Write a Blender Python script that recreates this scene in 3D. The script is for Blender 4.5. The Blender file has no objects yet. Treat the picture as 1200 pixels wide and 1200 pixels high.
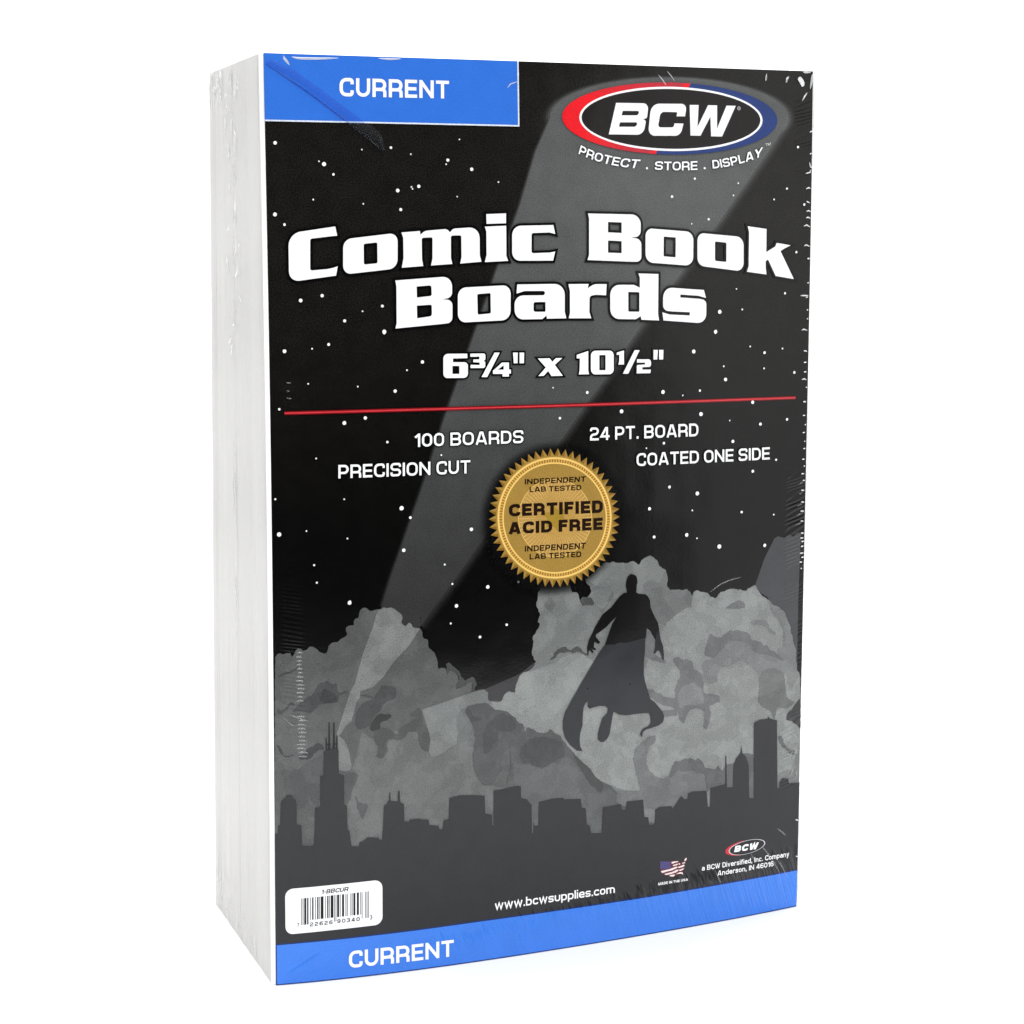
import bpy, math, random
import numpy as np
from mathutils import Vector, Matrix, Quaternion
from mathutils.geometry import delaunay_2d_cdt

scene = bpy.context.scene
MM = 0.001
rnd = random.Random(7)

# ------------------------------------------------------------------ camera
cam_d = bpy.data.cameras.new("camera")
cam = bpy.data.objects.new("camera", cam_d)
scene.collection.objects.link(cam)
scene.camera = cam
_r = [[0.9314501, -0.3638611, 0.0024124], [-0.0337657, -0.0930346, -0.9950902], [0.362299, 0.9267954, -0.0989432]]                                   # rows: right, down, forward
_c = Vector((-122.842, -500.638, 219.438)) * MM
cam.matrix_world = Matrix(((_r[0][0], -_r[1][0], -_r[2][0], _c.x),
                           (_r[0][1], -_r[1][1], -_r[2][1], _c.y),
                           (_r[0][2], -_r[1][2], -_r[2][2], _c.z),
                           (0, 0, 0, 1)))
cam_d.sensor_width = 36
cam_d.lens = 64.8065
cam_d.shift_y = -0.10649
cam_d.clip_start = 0.02
cam_d.clip_end = 50

# ------------------------------------------------------------------ world, lamps, exposure
world = bpy.data.worlds.new("World")
scene.world = world
world.use_nodes = True
world.node_tree.nodes["Background"].inputs[0].default_value = (1, 1, 1, 1)
world.node_tree.nodes["Background"].inputs[1].default_value = 0.02

vs = scene.view_settings
scene.display_settings.display_device = 'sRGB'
vs.view_transform = 'Standard'
vs.look = 'None'
vs.exposure = 0.0
vs.gamma = 1
vs.use_curve_mapping = False


def softbox(name, loc, aim, sx, sy, radiance, roll=0.0):
    d = bpy.data.lights.new(name, 'AREA')
    d.shape = 'RECTANGLE'
    d.size = sx
    d.size_y = sy
    d.energy = radiance * sx * sy * math.pi
    o = bpy.data.objects.new(name, d)
    scene.collection.objects.link(o)
    o.location = loc
    q = (Vector(aim) - Vector(loc)).to_track_quat('-Z', 'Y')
    o.rotation_euler = (q @ Quaternion((0, 0, 1), math.radians(roll))).to_euler()
    return o


softbox("overhead_softbox", (0.1, -0.32, 1.15), (0.08, -0.05, 0.0), 1.7, 1.4, 2.9)
softbox("key_softbox", (-0.05, -1.05, 0.85), (0.08, 0.0, 0.14), 0.7, 0.5, 5.8)
softbox("added_fill_light", (-1.2, 0.0, 1.1), (0.0, 0.05, 0.24), 0.8, 0.7, 1.3)  # added fill light, unseen; lifts the left side of the stack
softbox("side_softbox", (0.80, -0.88, 0.10), (0.13, 0.0, 0.14), 0.50, 0.76, 1.25, 25)
softbox("added_backdrop_light", (0.1, 0.75, 2.0), (0.1, 1.5, 0.45), 4.0, 0.7, 8.0)  # added unseen light that keeps the sweep behind the pack white

# ------------------------------------------------------------------ the curved face of the pack
# s runs 0..1 across the cover, t 0..1 up it; four edge curves in millimetres
W, H = 171.5, 264.527
BX, BY = [0.408,11.009,21.652,32.326,43.024,53.737,64.459,75.185,85.909,96.629,107.341,118.045,128.740,139.428,150.109,160.786,171.465], [0.167,-1.416,-2.606,-3.470,-4.063,-4.434,-4.624,-4.665,-4.581,-4.388,-4.094,-3.700,-3.196,-2.566,-1.785,-0.821,0.367]
TX, TY = [-0.674,9.903,20.481,31.059,41.638,52.218,62.799,73.380,83.963,94.546,105.131,115.715,126.301,136.886,147.471,158.056,168.640], [-1.170,-1.598,-2.024,-2.438,-2.832,-3.198,-3.531,-3.830,-4.093,-4.322,-4.519,-4.690,-4.843,-4.986,-5.131,-5.290,-5.479]
LX, LY = [0.408,0.406,0.423,0.448,0.473,0.490,0.494,0.479,0.442,0.380,0.293,0.181,0.044,-0.114,-0.290,-0.479,-0.674], [0.167,0.084,-0.000,-0.084,-0.167,-0.251,-0.334,-0.418,-0.502,-0.585,-0.669,-0.752,-0.836,-0.920,-1.003,-1.087,-1.170]
RX, RY = [171.465,171.387,171.282,171.158,171.022,170.879,170.732,170.583,170.431,170.276,170.114,169.942,169.751,169.536,169.287,168.992,168.640], [0.367,0.002,-0.363,-0.729,-1.094,-1.460,-1.825,-2.191,-2.556,-2.921,-3.287,-3.652,-4.018,-4.383,-4.748,-5.114,-5.479]


def _ip(P, s):
    P = np.asarray(P)
    n = len(P) - 1
    x = s * n
    i = np.clip(np.floor(x), 0, n - 1).astype(int)
    a = x - i
    return P[i] * (1 - a) + P[i + 1] * a


def face_xy(u, v):
    s = np.asarray(u, float) / W
    t = np.asarray(v, float) / H
    out = []
    for Bc, Tc, Lc, Rc in ((BX, TX, LX, RX), (BY, TY, LY, RY)):
        out.append((1 - t) * _ip(Bc, s) + t * _ip(Tc, s) + (1 - s) * _ip(Lc, t) + s * _ip(Rc, t)
                   - ((1 - s) * (1 - t) * Bc[0] + s * (1 - t) * Bc[-1] + (1 - s) * t * Tc[0] + s * t * Tc[-1]))
    return out


LAYER = 0.006        # mm between one ink and the next
PRINT = 0.03         # mm from the card to the first ink


def on_face(uv, layer, lift=0.0):
    uv = np.asarray(uv, float)
    x, y = face_xy(uv[:, 0], uv[:, 1])
    return np.stack([x, y - PRINT - layer * LAYER - lift, uv[:, 1]], 1) * MM


# ------------------------------------------------------------------ materials
def lin(c):
    c = c / 255.0
    return c / 12.92 if c <= 0.04045 else ((c + 0.055) / 1.055) ** 2.4


class NT:
    """small helper to write node formulas"""
    def __init__(self, nt):
        self.nt = nt

    def n(self, kind, **kw):
        x = self.nt.nodes.new(kind)
        for k, v in kw.items():
            setattr(x, k, v)
        return x

    def m(self, op, a, b=None, c=None):
        x = self.n('ShaderNodeMath', operation=op)
        for i, v in enumerate((a, b, c)):
            if v is None:
                continue
            if isinstance(v, (int, float)):
                x.inputs[i].default_value = v
            else:
                self.nt.links.new(v, x.inputs[i])
        return x.outputs[0]

    def step(self, x, a, b):
        r = self.n('ShaderNodeMapRange', interpolation_type='SMOOTHSTEP')
        self.nt.links.new(x, r.inputs[0])
        lo, hi = (a, b) if a < b else (b, a)
        r.inputs[1].default_value, r.inputs[2].default_value = lo, hi
        if a < b:
            r.inputs[3].default_value, r.inputs[4].default_value = 0, 1
        else:
            r.inputs[3].default_value, r.inputs[4].default_value = 1, 0
        return r.outputs[0]

    def noise(self, x, y, scale=1.0, detail=2.0):
        cv = self.n('ShaderNodeCombineXYZ')
        for i, v in enumerate((x, y)):
            if isinstance(v, (int, float)):
                cv.inputs[i].default_value = v
            else:
                self.nt.links.new(v, cv.inputs[i])
        nz = self.n('ShaderNodeTexNoise', noise_dimensions='2D')
        self.nt.links.new(cv.outputs[0], nz.inputs['Vector'])
        nz.inputs['Scale'].default_value = scale
        nz.inputs['Detail'].default_value = detail
        return nz.outputs[0]


def film_group():
    """height field (millimetres) of the shrink film on the cover: pulled ripples along the edges"""
    g = bpy.data.node_groups.new("film_ripples", 'ShaderNodeTree')
    g.interface.new_socket(name="Normal", in_out='OUTPUT', socket_type='NodeSocketVector')
    go = g.nodes.new('NodeGroupOutput')
    h = NT(g)
    uvn = h.n('ShaderNodeUVMap')
    uvn.uv_map = "card"
    sep = h.n('ShaderNodeSeparateXYZ')
    g.links.new(uvn.outputs[0], sep.inputs[0])
    u = h.m('MULTIPLY', sep.outputs[0], 100)
    v = h.m('MULTIPLY', sep.outputs[1], 100)
    # right edge: horizontal gathers
    ph = h.m('ADD', h.m('MULTIPLY', v, 1 / 1.55), h.m('MULTIPLY', u, -0.22))
    ph = h.m('ADD', ph, h.m('MULTIPLY', h.noise(0.0, v, 0.12, 1.0), 5.0))
    w1 = h.m('SINE', h.m('MULTIPLY', ph, 2 * math.pi))
    a1 = h.m('MULTIPLY', h.step(u, 163.2, 166.0), h.step(h.noise(2.0, v, 0.05, 2.0), 0.40, 0.62))
    h1 = h.m('MULTIPLY', h.m('MULTIPLY', w1, a1), h.m('ADD', h.m('ADD', 0.02, h.m('MULTIPLY', h.step(v, 165.0, 125.0), 0.055)), h.m('MULTIPLY', h.m('MULTIPLY', h.step(v, 78.0, 68.0), h.step(v, 20.0, 30.0)), 0.09)))
    # left side: fine band of ripples
    ph = h.m('ADD', h.m('MULTIPLY', v, 1 / 1.27), h.m('MULTIPLY', u, 0.17))
    ph = h.m('ADD', ph, h.m('MULTIPLY', h.noise(9.0, v, 0.1, 1.0), 3.0))
    w2 = h.m('SINE', h.m('MULTIPLY', ph, 2 * math.pi))
    a2 = h.m('MULTIPLY', h.m('MULTIPLY', h.step(u, 1.5, 4.0), h.step(u, 10.5, 7.0)),
             h.m('MULTIPLY', h.step(v, 66.0, 76.0), h.step(v, 216.0, 196.0)))
    h2 = h.m('MULTIPLY', h.m('MULTIPLY', w2, a2), h.m('ADD', 0.006, h.m('MULTIPLY', h.step(v, 130.0, 160.0), 0.02)))
    # bottom: upright crimps that grow to the right
    lean = h.m('ADD', u, h.m('MULTIPLY', v, 0.33))
    n3 = h.noise(h.m('MULTIPLY', lean, 0.95), h.m('MULTIPLY', v, 0.035), 1.0, 2.0)
    top_v = h.m('ADD', h.m('MULTIPLY', u, 0.085), h.m('MULTIPLY', h.noise(lean, 3.0, 0.6, 2.0), 9.0))
    d3 = h.m('SUBTRACT', top_v, v)
    a3 = h.m('MULTIPLY', h.step(d3, -2.0, 3.5), h.step(u, 22.0, 45.0))
    h3 = h.m('MULTIPLY', h.m('MULTIPLY', n3, a3), 1.9)
    # bottom left: two short creases, top left: the long diagonal fold
    def crease(x0, y0, x1, y1, wid, amp):
        L = math.hypot(x1 - x0, y1 - y0)
        dx, dy = (x1 - x0) / L, (y1 - y0) / L
        al = h.m('ADD', h.m('MULTIPLY', h.m('SUBTRACT', u, x0), dx), h.m('MULTIPLY', h.m('SUBTRACT', v, y0), dy))
        ac = h.m('ADD', h.m('MULTIPLY', h.m('SUBTRACT', u, x0), -dy), h.m('MULTIPLY', h.m('SUBTRACT', v, y0), dx))
        e = h.m('EXPONENT', h.m('MULTIPLY', h.m('POWER', h.m('ABSOLUTE', h.m('DIVIDE', ac, wid)), 2.0), -1.0))
        k = h.m('MULTIPLY', h.step(al, -0.1 * L, 0.2 * L), h.step(al, 1.05 * L, 0.7 * L))
        return h.m('MULTIPLY', h.m('MULTIPLY', e, k), amp)
    c = h.m('ADD', crease(*CREASE[0], 0.55, 0.28), crease(*CREASE[1], 0.45, 0.16))
    c = h.m('ADD', c, h.m('ADD', crease(*CREASE[2], 0.9, 0.22), crease(*CREASE[3], 1.1, 0.18)))
    # slow waviness and the texture of the card under the film
    h5 = h.m('MULTIPLY', h.noise(u, v, 0.035, 2.0), 0.28)
    h6 = h.m('MULTIPLY', h.noise(u, v, 1.1, 3.0), 0.010)
    tot = h.m('ADD', h.m('ADD', h.m('ADD', h1, h2), h.m('ADD', h3, c)), h.m('ADD', h5, h6))
    b = h.n('ShaderNodeBump')
    b.inputs['Strength'].default_value = 1
    b.inputs['Distance'].default_value = MM
    g.links.new(tot, b.inputs['Height'])
    g.links.new(b.outputs[0], go.inputs[0])
    return g


def _pts(s):
    return [tuple(float(a) for a in tok.split(',')) for tok in s.split()]


_cr = [_pts(q) for q in ("2.83,2.63 13.93,9.02", "9.23,2.04 14.93,4.65",
                         "0.85,260.71 23.29,245.75", "7.43,262.43 26.63,248.63")]
CREASE = [(a[0], a[1], b[0], b[1]) for a, b in _cr]
FILM = film_group()
_inks = {}
GAIN = 0.92


def ink(r, g, b, name="ink", grad=None, grain=0.10, gain=None, mottle=0.0):
    """printed ink under clear film; r,g,b as a scanner would read them; grad = (r,g,b,v0,v1) blends up the card"""
    key = (r, g, b, grad, grain, gain, mottle)
    if key in _inks:
        return _inks[key]
    mt = bpy.data.materials.new(name)
    mt.use_nodes = True
    nt = mt.node_tree
    h = NT(nt)
    bs = nt.nodes['Principled BSDF']
    k = GAIN if gain is None else gain
    base = [lin(x) * k for x in (r, g, b)]
    uvn = h.n('ShaderNodeUVMap')
    uvn.uv_map = "card"
    sep = h.n('ShaderNodeSeparateXYZ')
    nt.links.new(uvn.outputs[0], sep.inputs[0])
    u = h.m('MULTIPLY', sep.outputs[0], 100)
    v = h.m('MULTIPLY', sep.outputs[1], 100)
    n1 = h.noise(u, v, 2.6, 2.0)
    n2 = h.noise(u, v, 0.16, 3.0)
    f = h.m('ADD', h.m('MULTIPLY', h.m('SUBTRACT', n1, 0.5), grain * 7.5), h.m('MULTIPLY', h.m('SUBTRACT', n2, 0.5), grain * 2.2))
    f = h.m('ADD', f, 1.0)
    if mottle:                                   # washes of a slightly different tone with clear edges
        w1 = h.m('SUBTRACT', h.step(h.noise(u, v, 0.085, 4.0), 0.50, 0.525), 0.5)
        w2 = h.m('SUBTRACT', h.step(h.noise(h.m('ADD', u, 300.0), v, 0.19, 4.0), 0.53, 0.555), 0.3)
        f = h.m('ADD', f, h.m('ADD', h.m('MULTIPLY', w1, mottle), h.m('MULTIPLY', w2, mottle * .8)))
    col = None
    if grad:
        mr = h.step(v, grad[3], grad[4])
        mix = h.n('ShaderNodeMix', data_type='RGBA')
        nt.links.new(mr, mix.inputs[0])
        mix.inputs[6].default_value = (*base, 1)
        mix.inputs[7].default_value = (*[lin(x) * k for x in grad[:3]], 1)
        col = mix.outputs[2]
    mul = h.n('ShaderNodeVectorMath', operation='SCALE')
    if col is None:
        mul.inputs[0].default_value = base
    else:
        nt.links.new(col, mul.inputs[0])
    nt.links.new(f, mul.inputs['Scale'])
    nt.links.new(mul.outputs[0], bs.inputs['Base Color'])
    bs.inputs['Roughness'].default_value = 0.6
    bs.inputs['Specular IOR Level'].default_value = 0.0
    bs.inputs['Coat Weight'].default_value = 1.0
    bs.inputs['Coat Roughness'].default_value = 0.16
    bs.inputs['Coat IOR'].default_value = 1.36
    gn = h.n('ShaderNodeGroup')
    gn.node_tree = FILM
    nt.links.new(gn.outputs[0], bs.inputs['Coat Normal'])
    _inks[key] = mt
    return mt


def plain(name, col, rough=0.6, grain=0.03, scale=700.0, coat=0.0):
    mt = bpy.data.materials.new(name)
    mt.use_nodes = True
    nt = mt.node_tree
    h = NT(nt)
    bs = nt.nodes['Principled BSDF']
    tc = h.n('ShaderNodeTexCoord')
    nz = h.n('ShaderNodeTexNoise')
    nt.links.new(tc.outputs['Object'], nz.inputs['Vector'])
    nz.inputs['Scale'].default_value = scale
    nz.inputs['Detail'].default_value = 3
    f = h.m('ADD', h.m('MULTIPLY', h.m('SUBTRACT', nz.outputs[0], 0.5), grain * 4), 1.0)
    mul = h.n('ShaderNodeVectorMath', operation='SCALE')
    mul.inputs[0].default_value = col
    nt.links.new(f, mul.inputs['Scale'])
    nt.links.new(mul.outputs[0], bs.inputs['Base Color'])
    bs.inputs['Roughness'].default_value = rough
    bs.inputs['Coat Weight'].default_value = coat
    bs.inputs['Coat Roughness'].default_value = 0.12
    return mt


def film_mat(name, haze, rough, gloss=1.0, tint=(1, 1, 1)):
    """clear shrink film; haze = share of milky scatter where it is gathered or creased"""
    mt = bpy.data.materials.new(name)
    mt.use_nodes = True
    nt = mt.node_tree
    nt.nodes.clear()
    h = NT(nt)
    out = h.n('ShaderNodeOutputMaterial')
    tr = h.n('ShaderNodeBsdfTransparent')
    tr.inputs[0].default_value = (*tint, 1)
    gl = h.n('ShaderNodeBsdfGlossy')
    gl.inputs['Roughness'].default_value = rough
    df = h.n('ShaderNodeBsdfDiffuse')
    df.inputs[0].default_value = (0.86, 0.88, 0.9, 1)
    fr = h.n('ShaderNodeLayerWeight')
    fr.inputs[0].default_value = 0.5
    k = h.m('ADD', 0.04, h.m('MULTIPLY', h.m('POWER', fr.outputs['Facing'], 4.0), 0.6))
    k = h.m('MINIMUM', h.m('MULTIPLY', k, gloss), 1.0)
    m1 = h.n('ShaderNodeMixShader')
    m1.inputs[0].default_value = haze
    nt.links.new(tr.outputs[0], m1.inputs[1])
    nt.links.new(df.outputs[0], m1.inputs[2])
    m2 = h.n('ShaderNodeMixShader')
    nt.links.new(k, m2.inputs[0])
    nt.links.new(m1.outputs[0], m2.inputs[1])
    nt.links.new(gl.outputs[0], m2.inputs[2])
    nt.links.new(m2.outputs[0], out.inputs[0])
    return mt


# ------------------------------------------------------------------ mesh helpers
def new_object(name, verts, faces, mats, midx=None, uvs=None, parent=None, smooth=False, face_out=None):
    me = bpy.data.meshes.new(name)
    me.from_pydata([tuple(p) for p in verts], [], faces)
    for mt in mats:
        me.materials.append(mt)
    if midx is not None:
        me.polygons.foreach_set('material_index', np.asarray(midx, np.int32))
    if uvs is not None:
        lay = me.uv_layers.new(name="card")
        li = np.zeros(len(me.loops), np.int32)
        me.loops.foreach_get('vertex_index', li)
        uv = np.asarray(uvs, np.float32)[li] / 100.0
        lay.data.foreach_set('uv', uv.ravel())
    if smooth:
        me.polygons.foreach_set('use_smooth', np.ones(len(me.polygons), bool))
    me.update()
    if face_out is not None:
        nrm = sum((Vector(p.normal) * p.area for p in me.polygons), Vector())
        if nrm.dot(Vector(face_out)) < 0:
            me.flip_normals()
    o = bpy.data.objects.new(name, me)
    scene.collection.objects.link(o)
    if parent:
        o.parent = parent
    return o


def round_poly(pts, n=7):
    """polygon with an optional radius per corner -> plain point list"""
    out = []
    N = len(pts)
    for i, p in enumerate(pts):
        r = p[2] if len(p) > 2 else 0
        P = np.array(p[:2])
        if r <= 0:
            out.append(tuple(P))
            continue
        A = np.array(pts[i - 1][:2])
        C = np.array(pts[(i + 1) % N][:2])
        a = A - P
        c = C - P
        la, lc = np.linalg.norm(a), np.linalg.norm(c)
        a, c = a / la, c / lc
        d = min(r, la * 0.49, lc * 0.49)
        p0, p1 = P + a * d, P + c * d
        for k in range(n + 1):
            s = k / n
            # conic close to a circular corner
            w = 0.75
            b0, b1, b2 = (1 - s) ** 2, 2 * s * (1 - s) * w, s * s
            out.append(tuple((b0 * p0 + b1 * P + b2 * p1) / (b0 + b1 + b2)))
    return out


def round_line(pts, n=6):
    """open polyline with an optional radius per inner vertex"""
    out = [tuple(pts[0][:2])]
    for i in range(1, len(pts) - 1):
        r = pts[i][2] if len(pts[i]) > 2 else 0
        P = np.array(pts[i][:2])
        if r <= 0:
            out.append(tuple(P))
            continue
        a = np.array(pts[i - 1][:2]) - P
        c = np.array(pts[i + 1][:2]) - P
        la, lc = np.linalg.norm(a), np.linalg.norm(c)
        a, c = a / la, c / lc
        d = min(r, la * 0.5, lc * 0.5)
        p0, p1 = P + a * d, P + c * d
        for k in range(n + 1):
            s = k / n
            b0, b1, b2 = (1 - s) ** 2, 2 * s * (1 - s) * 0.75, s * s
            out.append(tuple((b0 * p0 + b1 * P + b2 * p1) / (b0 + b1 + b2)))
    out.append(tuple(pts[-1][:2]))
    return out


def ribbon(line, wd, closed=False):
    """quads of a stroke of width wd along a polyline"""
    P = [np.array(line[0])]
    for q in line[1:]:
        q = np.array(q)
        if np.linalg.norm(q - P[-1]) > 1e-5:
            P.append(q)
    if closed and np.linalg.norm(P[0] - P[-1]) < 1e-5:
        P.pop()
    n = len(P)
    Lf, Rt = [], []
    for i in range(n):
        if closed or 0 < i < n - 1:
            a = P[i] - P[i - 1]
            b = P[(i + 1) % n] - P[i]
        elif i == 0:
            a = b = P[1] - P[0]
        else:
            a = b = P[-1] - P[-2]
        a = a / np.linalg.norm(a)
        b = b / np.linalg.norm(b)
        na, nb = np.array((-a[1], a[0])), np.array((-b[1], b[0]))
        m = na + nb
        if np.linalg.norm(m) < 1e-3:
            m = na
        m = m / np.linalg.norm(m)
        k = wd / 2 / max(0.4, float(m @ na))
        Lf.append(P[i] + m * k)
        Rt.append(P[i] - m * k)
    return [[tuple(Lf[i]), tuple(Lf[(i + 1) % n]), tuple(Rt[(i + 1) % n]), tuple(Rt[i])] for i in range(n if closed else n - 1)]


class Print:
    """flat printed artwork gathered into one mesh of several inks"""
    def __init__(self):
        self.v, self.f, self.mi, self.uv, self.mats = [], [], [], [], []

    def _mat(self, m):
        if m not in self.mats:
            self.mats.append(m)
        return self.mats.index(m)

    def fill(self, polys, mat, layer, holes=(), grid=2.0):
        """union of the polygons minus the holes, cut fine enough to follow the curved card"""
        polys = [p for p in polys if len(p) > 2]
        co, fs = [], []
        for p in list(polys) + list(holes):
            ar = sum(p[k - 1][0] * p[k][1] - p[k][0] * p[k - 1][1] for k in range(len(p)))
            if ar < 0:
                p = p[::-1]
            i0 = len(co)
            for k in range(len(p)):
                a, b = p[k - 1], p[k]
                m = max(1, int(math.ceil(math.hypot(b[0] - a[0], b[1] - a[1]) / grid)))
                for j in range(m):
                    co.append((a[0] + (b[0] - a[0]) * j / m, a[1] + (b[1] - a[1]) * j / m))
            fs.append(list(range(i0, len(co))))
        A = np.array(co)
        lo, hi = A.min(0), A.max(0)
        if hi[0] - lo[0] > grid or hi[1] - lo[1] > grid:
            for i in range(int(math.floor(lo[0] / grid)), int(hi[0] / grid) + 2):
                for j in range(int(math.floor(lo[1] / grid)), int(hi[1] / grid) + 2):
                    co.append((i * grid + 0.0137, j * grid + 0.0171))
        es = [(f[k - 1], f[k]) for f in fs for k in range(len(f))]
        vs_, _, fc, _, _, _ = delaunay_2d_cdt([Vector(c) for c in co], es, [], 0, 1e-5)
        fc = [f for f in fc if len(f) == 3]
        V = np.array([v[:] for v in vs_])
        C = V[np.array(fc)].mean(1)

        def inside(p):
            p = np.array([q[:2] for q in p], float)
            k = np.where((C >= p.min(0)).all(1) & (C <= p.max(0)).all(1))[0]
            wn = np.zeros(len(k), int)
            x, y = C[k, 0], C[k, 1]
            for i in range(len(p)):
                (x0, y0), (x1, y1) = p[i - 1], p[i]
                cr = (x1 - x0) * (y - y0) - (x - x0) * (y1 - y0)
                wn += ((y0 <= y) & (y1 > y) & (cr > 0)).astype(int) - ((y0 > y) & (y1 <= y) & (cr < 0)).astype(int)
            return k[wn != 0]
        ok = np.zeros(len(C), bool)
        for p in polys:
            ok[inside(p)] = True
        for p in holes:
            ok[inside(p)] = False
        keep = [fc[i] for i in np.where(ok)[0]]
        used = sorted({i for f in keep for i in f})
        mp = {i: k + len(self.v) for k, i in enumerate(used)}
        uv = np.array([(vs_[i].x, vs_[i].y) for i in used])
        if len(uv) == 0:
            return
        self.v += list(on_face(uv, layer))
        self.uv += list(uv)
        k = self._mat(mat)
        for f in keep:
            a, b, c = [np.array(vs_[i][:]) for i in f[:3]]
            if (b[0] - a[0]) * (c[1] - a[1]) - (b[1] - a[1]) * (c[0] - a[0]) < 0:
                f = f[::-1]
            self.f.append([mp[i] for i in f])
            self.mi.append(k)

    def stroke(self, lines, wd, mat, layer, closed=False):
        q = []
        for l in lines:
            q += ribbon(l, wd, closed)
        self.fill(q, mat, layer)

    def build(self, name, parent):
        return new_object(name, self.v, self.f, self.mats, self.mi, self.uv, parent)


def P(s):
    return _pts(s)


def disc(x, y, r, n=14):
    return [(x + r * math.cos(2 * math.pi * k / n), y + r * math.sin(2 * math.pi * k / n)) for k in range(n)]


# ------------------------------------------------------------------ square sans lettering, drawn as strokes
def glyph(ch, t):
    L, B, T, M, r = t / 2, t / 2, 1 - t / 2, 0.5, 0.30
    w = 0.80
    R = w - t / 2
    X = 0.72 - t / 2           # x-height centre line
    o, c = [], []              # open and closed strokes
    if ch == 'A':
        w = 0.88
        o = [[(t * .5, 0), (w * .42, T), (w * .58, T), (w - t * .5, 0)], [(w * .2, .27), (w * .8, .27)]]
    elif ch == 'B':
        c = [[(L, M), (L, T), (R - .02, T, .2), (R - .02, M, .2)], [(L, B), (L, M), (R, M, .2), (R, B, .24)]]
    elif ch == 'C':
        o = [[(R, .66), (R, T, r), (L, T, r), (L, B, r), (R, B, r), (R, .34)]]
    elif ch == 'D':
        c = [[(L, B), (L, T), (R, T, .34), (R, B, .34)]]
    elif ch == 'E':
        w = 0.70
        o = [[(w, T), (L, T), (L, B), (w, B)], [(L, M), (w - .04, M)]]
    elif ch == 'F':
        w = 0.66
        o = [[(w, T), (L, T), (L, 0)], [(L, M), (w - .06, M)]]
    elif ch == 'H':
        o = [[(L, 0), (L, 1)], [(R, 0), (R, 1)], [(L, M), (R, M)]]
    elif ch == 'I':
        w = t
        o = [[(L, 0), (L, 1)]]
    elif ch == 'L':
        w = 0.64
        o = [[(L, 1), (L, B), (w, B)]]
    elif ch == 'M':
        w = 1.0
        R = w - t / 2
        o = [[(L, 0), (L, 1)], [(R, 0), (R, 1)], [(L, 1 - t * .4), (w / 2, .12), (R, 1 - t * .4)]]
    elif ch == 'N':
        w = 0.84
        R = w - t / 2
        o = [[(L, 0), (L, 1)], [(R, 0), (R, 1)], [(L, 1 - t * .35), (R, t * .35)]]
    elif ch == 'O' or ch == '0':
        w = 0.84 if ch == 'O' else 0.76
        R = w - t / 2
        c = [[(L, B, r), (L, T, r), (R, T, r), (R, B, r)]]
    elif ch == 'P':
        w = 0.76
        R = w - t / 2
        o = [[(L, 0), (L, T), (R, T, .26), (R, .40, .26), (L, .40)]]
    elif ch == 'R':
        o = [[(L, 0), (L, T), (R - .01, T, .24), (R - .01, .42, .24), (L, .42)], [(w * .45, .42), (R, .42, .2), (R, 0)]]
    elif ch == 'S':
        o = [[(R, .70), (R, T, r), (L, T, r), (L, M, .25), (R, M, .25), (R, B, r), (L, B, r), (L, .30)]]
    elif ch == 'T':
        w = 0.76
        o = [[(0, T), (w, T)], [(w / 2, T), (w / 2, 0)]]
    elif ch == 'U':
        o = [[(L, 1), (L, B, r), (R, B, r), (R, 1)]]
    elif ch == 'V':
        w = 0.82
        o = [[(t * .5, 1), (w * .44, B), (w * .56, B), (w - t * .5, 1)]]
    elif ch == 'W':
        w = 1.15
        o = [[(t * .5, 1), (w * .27, B), (w * .33, B), (w * .5, T), (w * .67, B), (w * .73, B), (w - t * .5, 1)]]
    elif ch == 'Y':
        w = 0.80
        o = [[(t * .5, 1), (w / 2, .42), (w - t * .5, 1)], [(w / 2, .48), (w / 2, 0)]]
    elif ch == '1':
        w = 0.42
        o = [[(t * .3, .70), (w - t / 2 - .03, T), (w - t / 2, T), (w - t / 2, 0)]]
    elif ch == '2':
        w = 0.72
        R = w - t / 2
        o = [[(L, .72), (L, T, r), (R, T, r), (R, M, .22), (L, .42, .22), (L, B), (w, B)]]
    elif ch == '3':
        w = 0.72
        R = w - t / 2
        o = [[(L, .74), (L, T, r), (R, T, r), (R, M + .01, .2), (w * .35, M + .01)], [(w * .35, M), (R, M, .2), (R, B, r), (L, B, r), (L, .26)]]
    elif ch == '4':
        w = 0.76
        o = [[(w * .72, 0), (w * .72, T), (w * .6, T), (L, .28), (w, .28)]]
    elif ch == '6':
        w = 0.74
        R = w - t / 2
        c = [[(L, B, r), (L, .56, .25), (R, .56, .25), (R, B, r)]]
        o = [[(L, .4), (L, T, r), (R, T, r), (R, .78)]]
    elif ch == '7':
        w = 0.70
        o = [[(0, T), (w - t / 2, T), (w - t / 2, .8), (w * .35, 0)]]
    elif ch == '9':
        w = 0.74
        R = w - t / 2
        c = [[(L, .44, .25), (L, T, r), (R, T, r), (R, .44, .25)]]
        o = [[(R, .6), (R, B, r), (L, B, r), (L, .22)]]
    elif ch in 'ao':
        w = 0.66
        R = w - t / 2
        if ch == 'o':
            c = [[(L, B, .22), (L, X, .22), (R, X, .22), (R, B, .22)]]
        else:
            c = [[(L, B, .15), (L, .40, .15), (R, .40), (R, B)]]
            o = [[(L + .02, X), (R, X, .2), (R, 0)]]
    elif ch == 'b':
        w = 0.68
        R = w - t / 2
        c = [[(L, B), (L, X), (R, X, .22), (R, B, .22)]]
        o = [[(L, 0), (L, 1)]]
    elif ch == 'd':
        w = 0.68
        R = w - t / 2
        c = [[(L, B, .22), (L, X, .22), (R, X), (R, B)]]
        o = [[(R, 0), (R, 1)]]
    elif ch == 'p':
        w = 0.68
        R = w - t / 2
        c = [[(L, B), (L, X), (R, X, .22), (R, B, .22)]]
        o = [[(L, -.25), (L, .72)]]
    elif ch == 'c':
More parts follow.
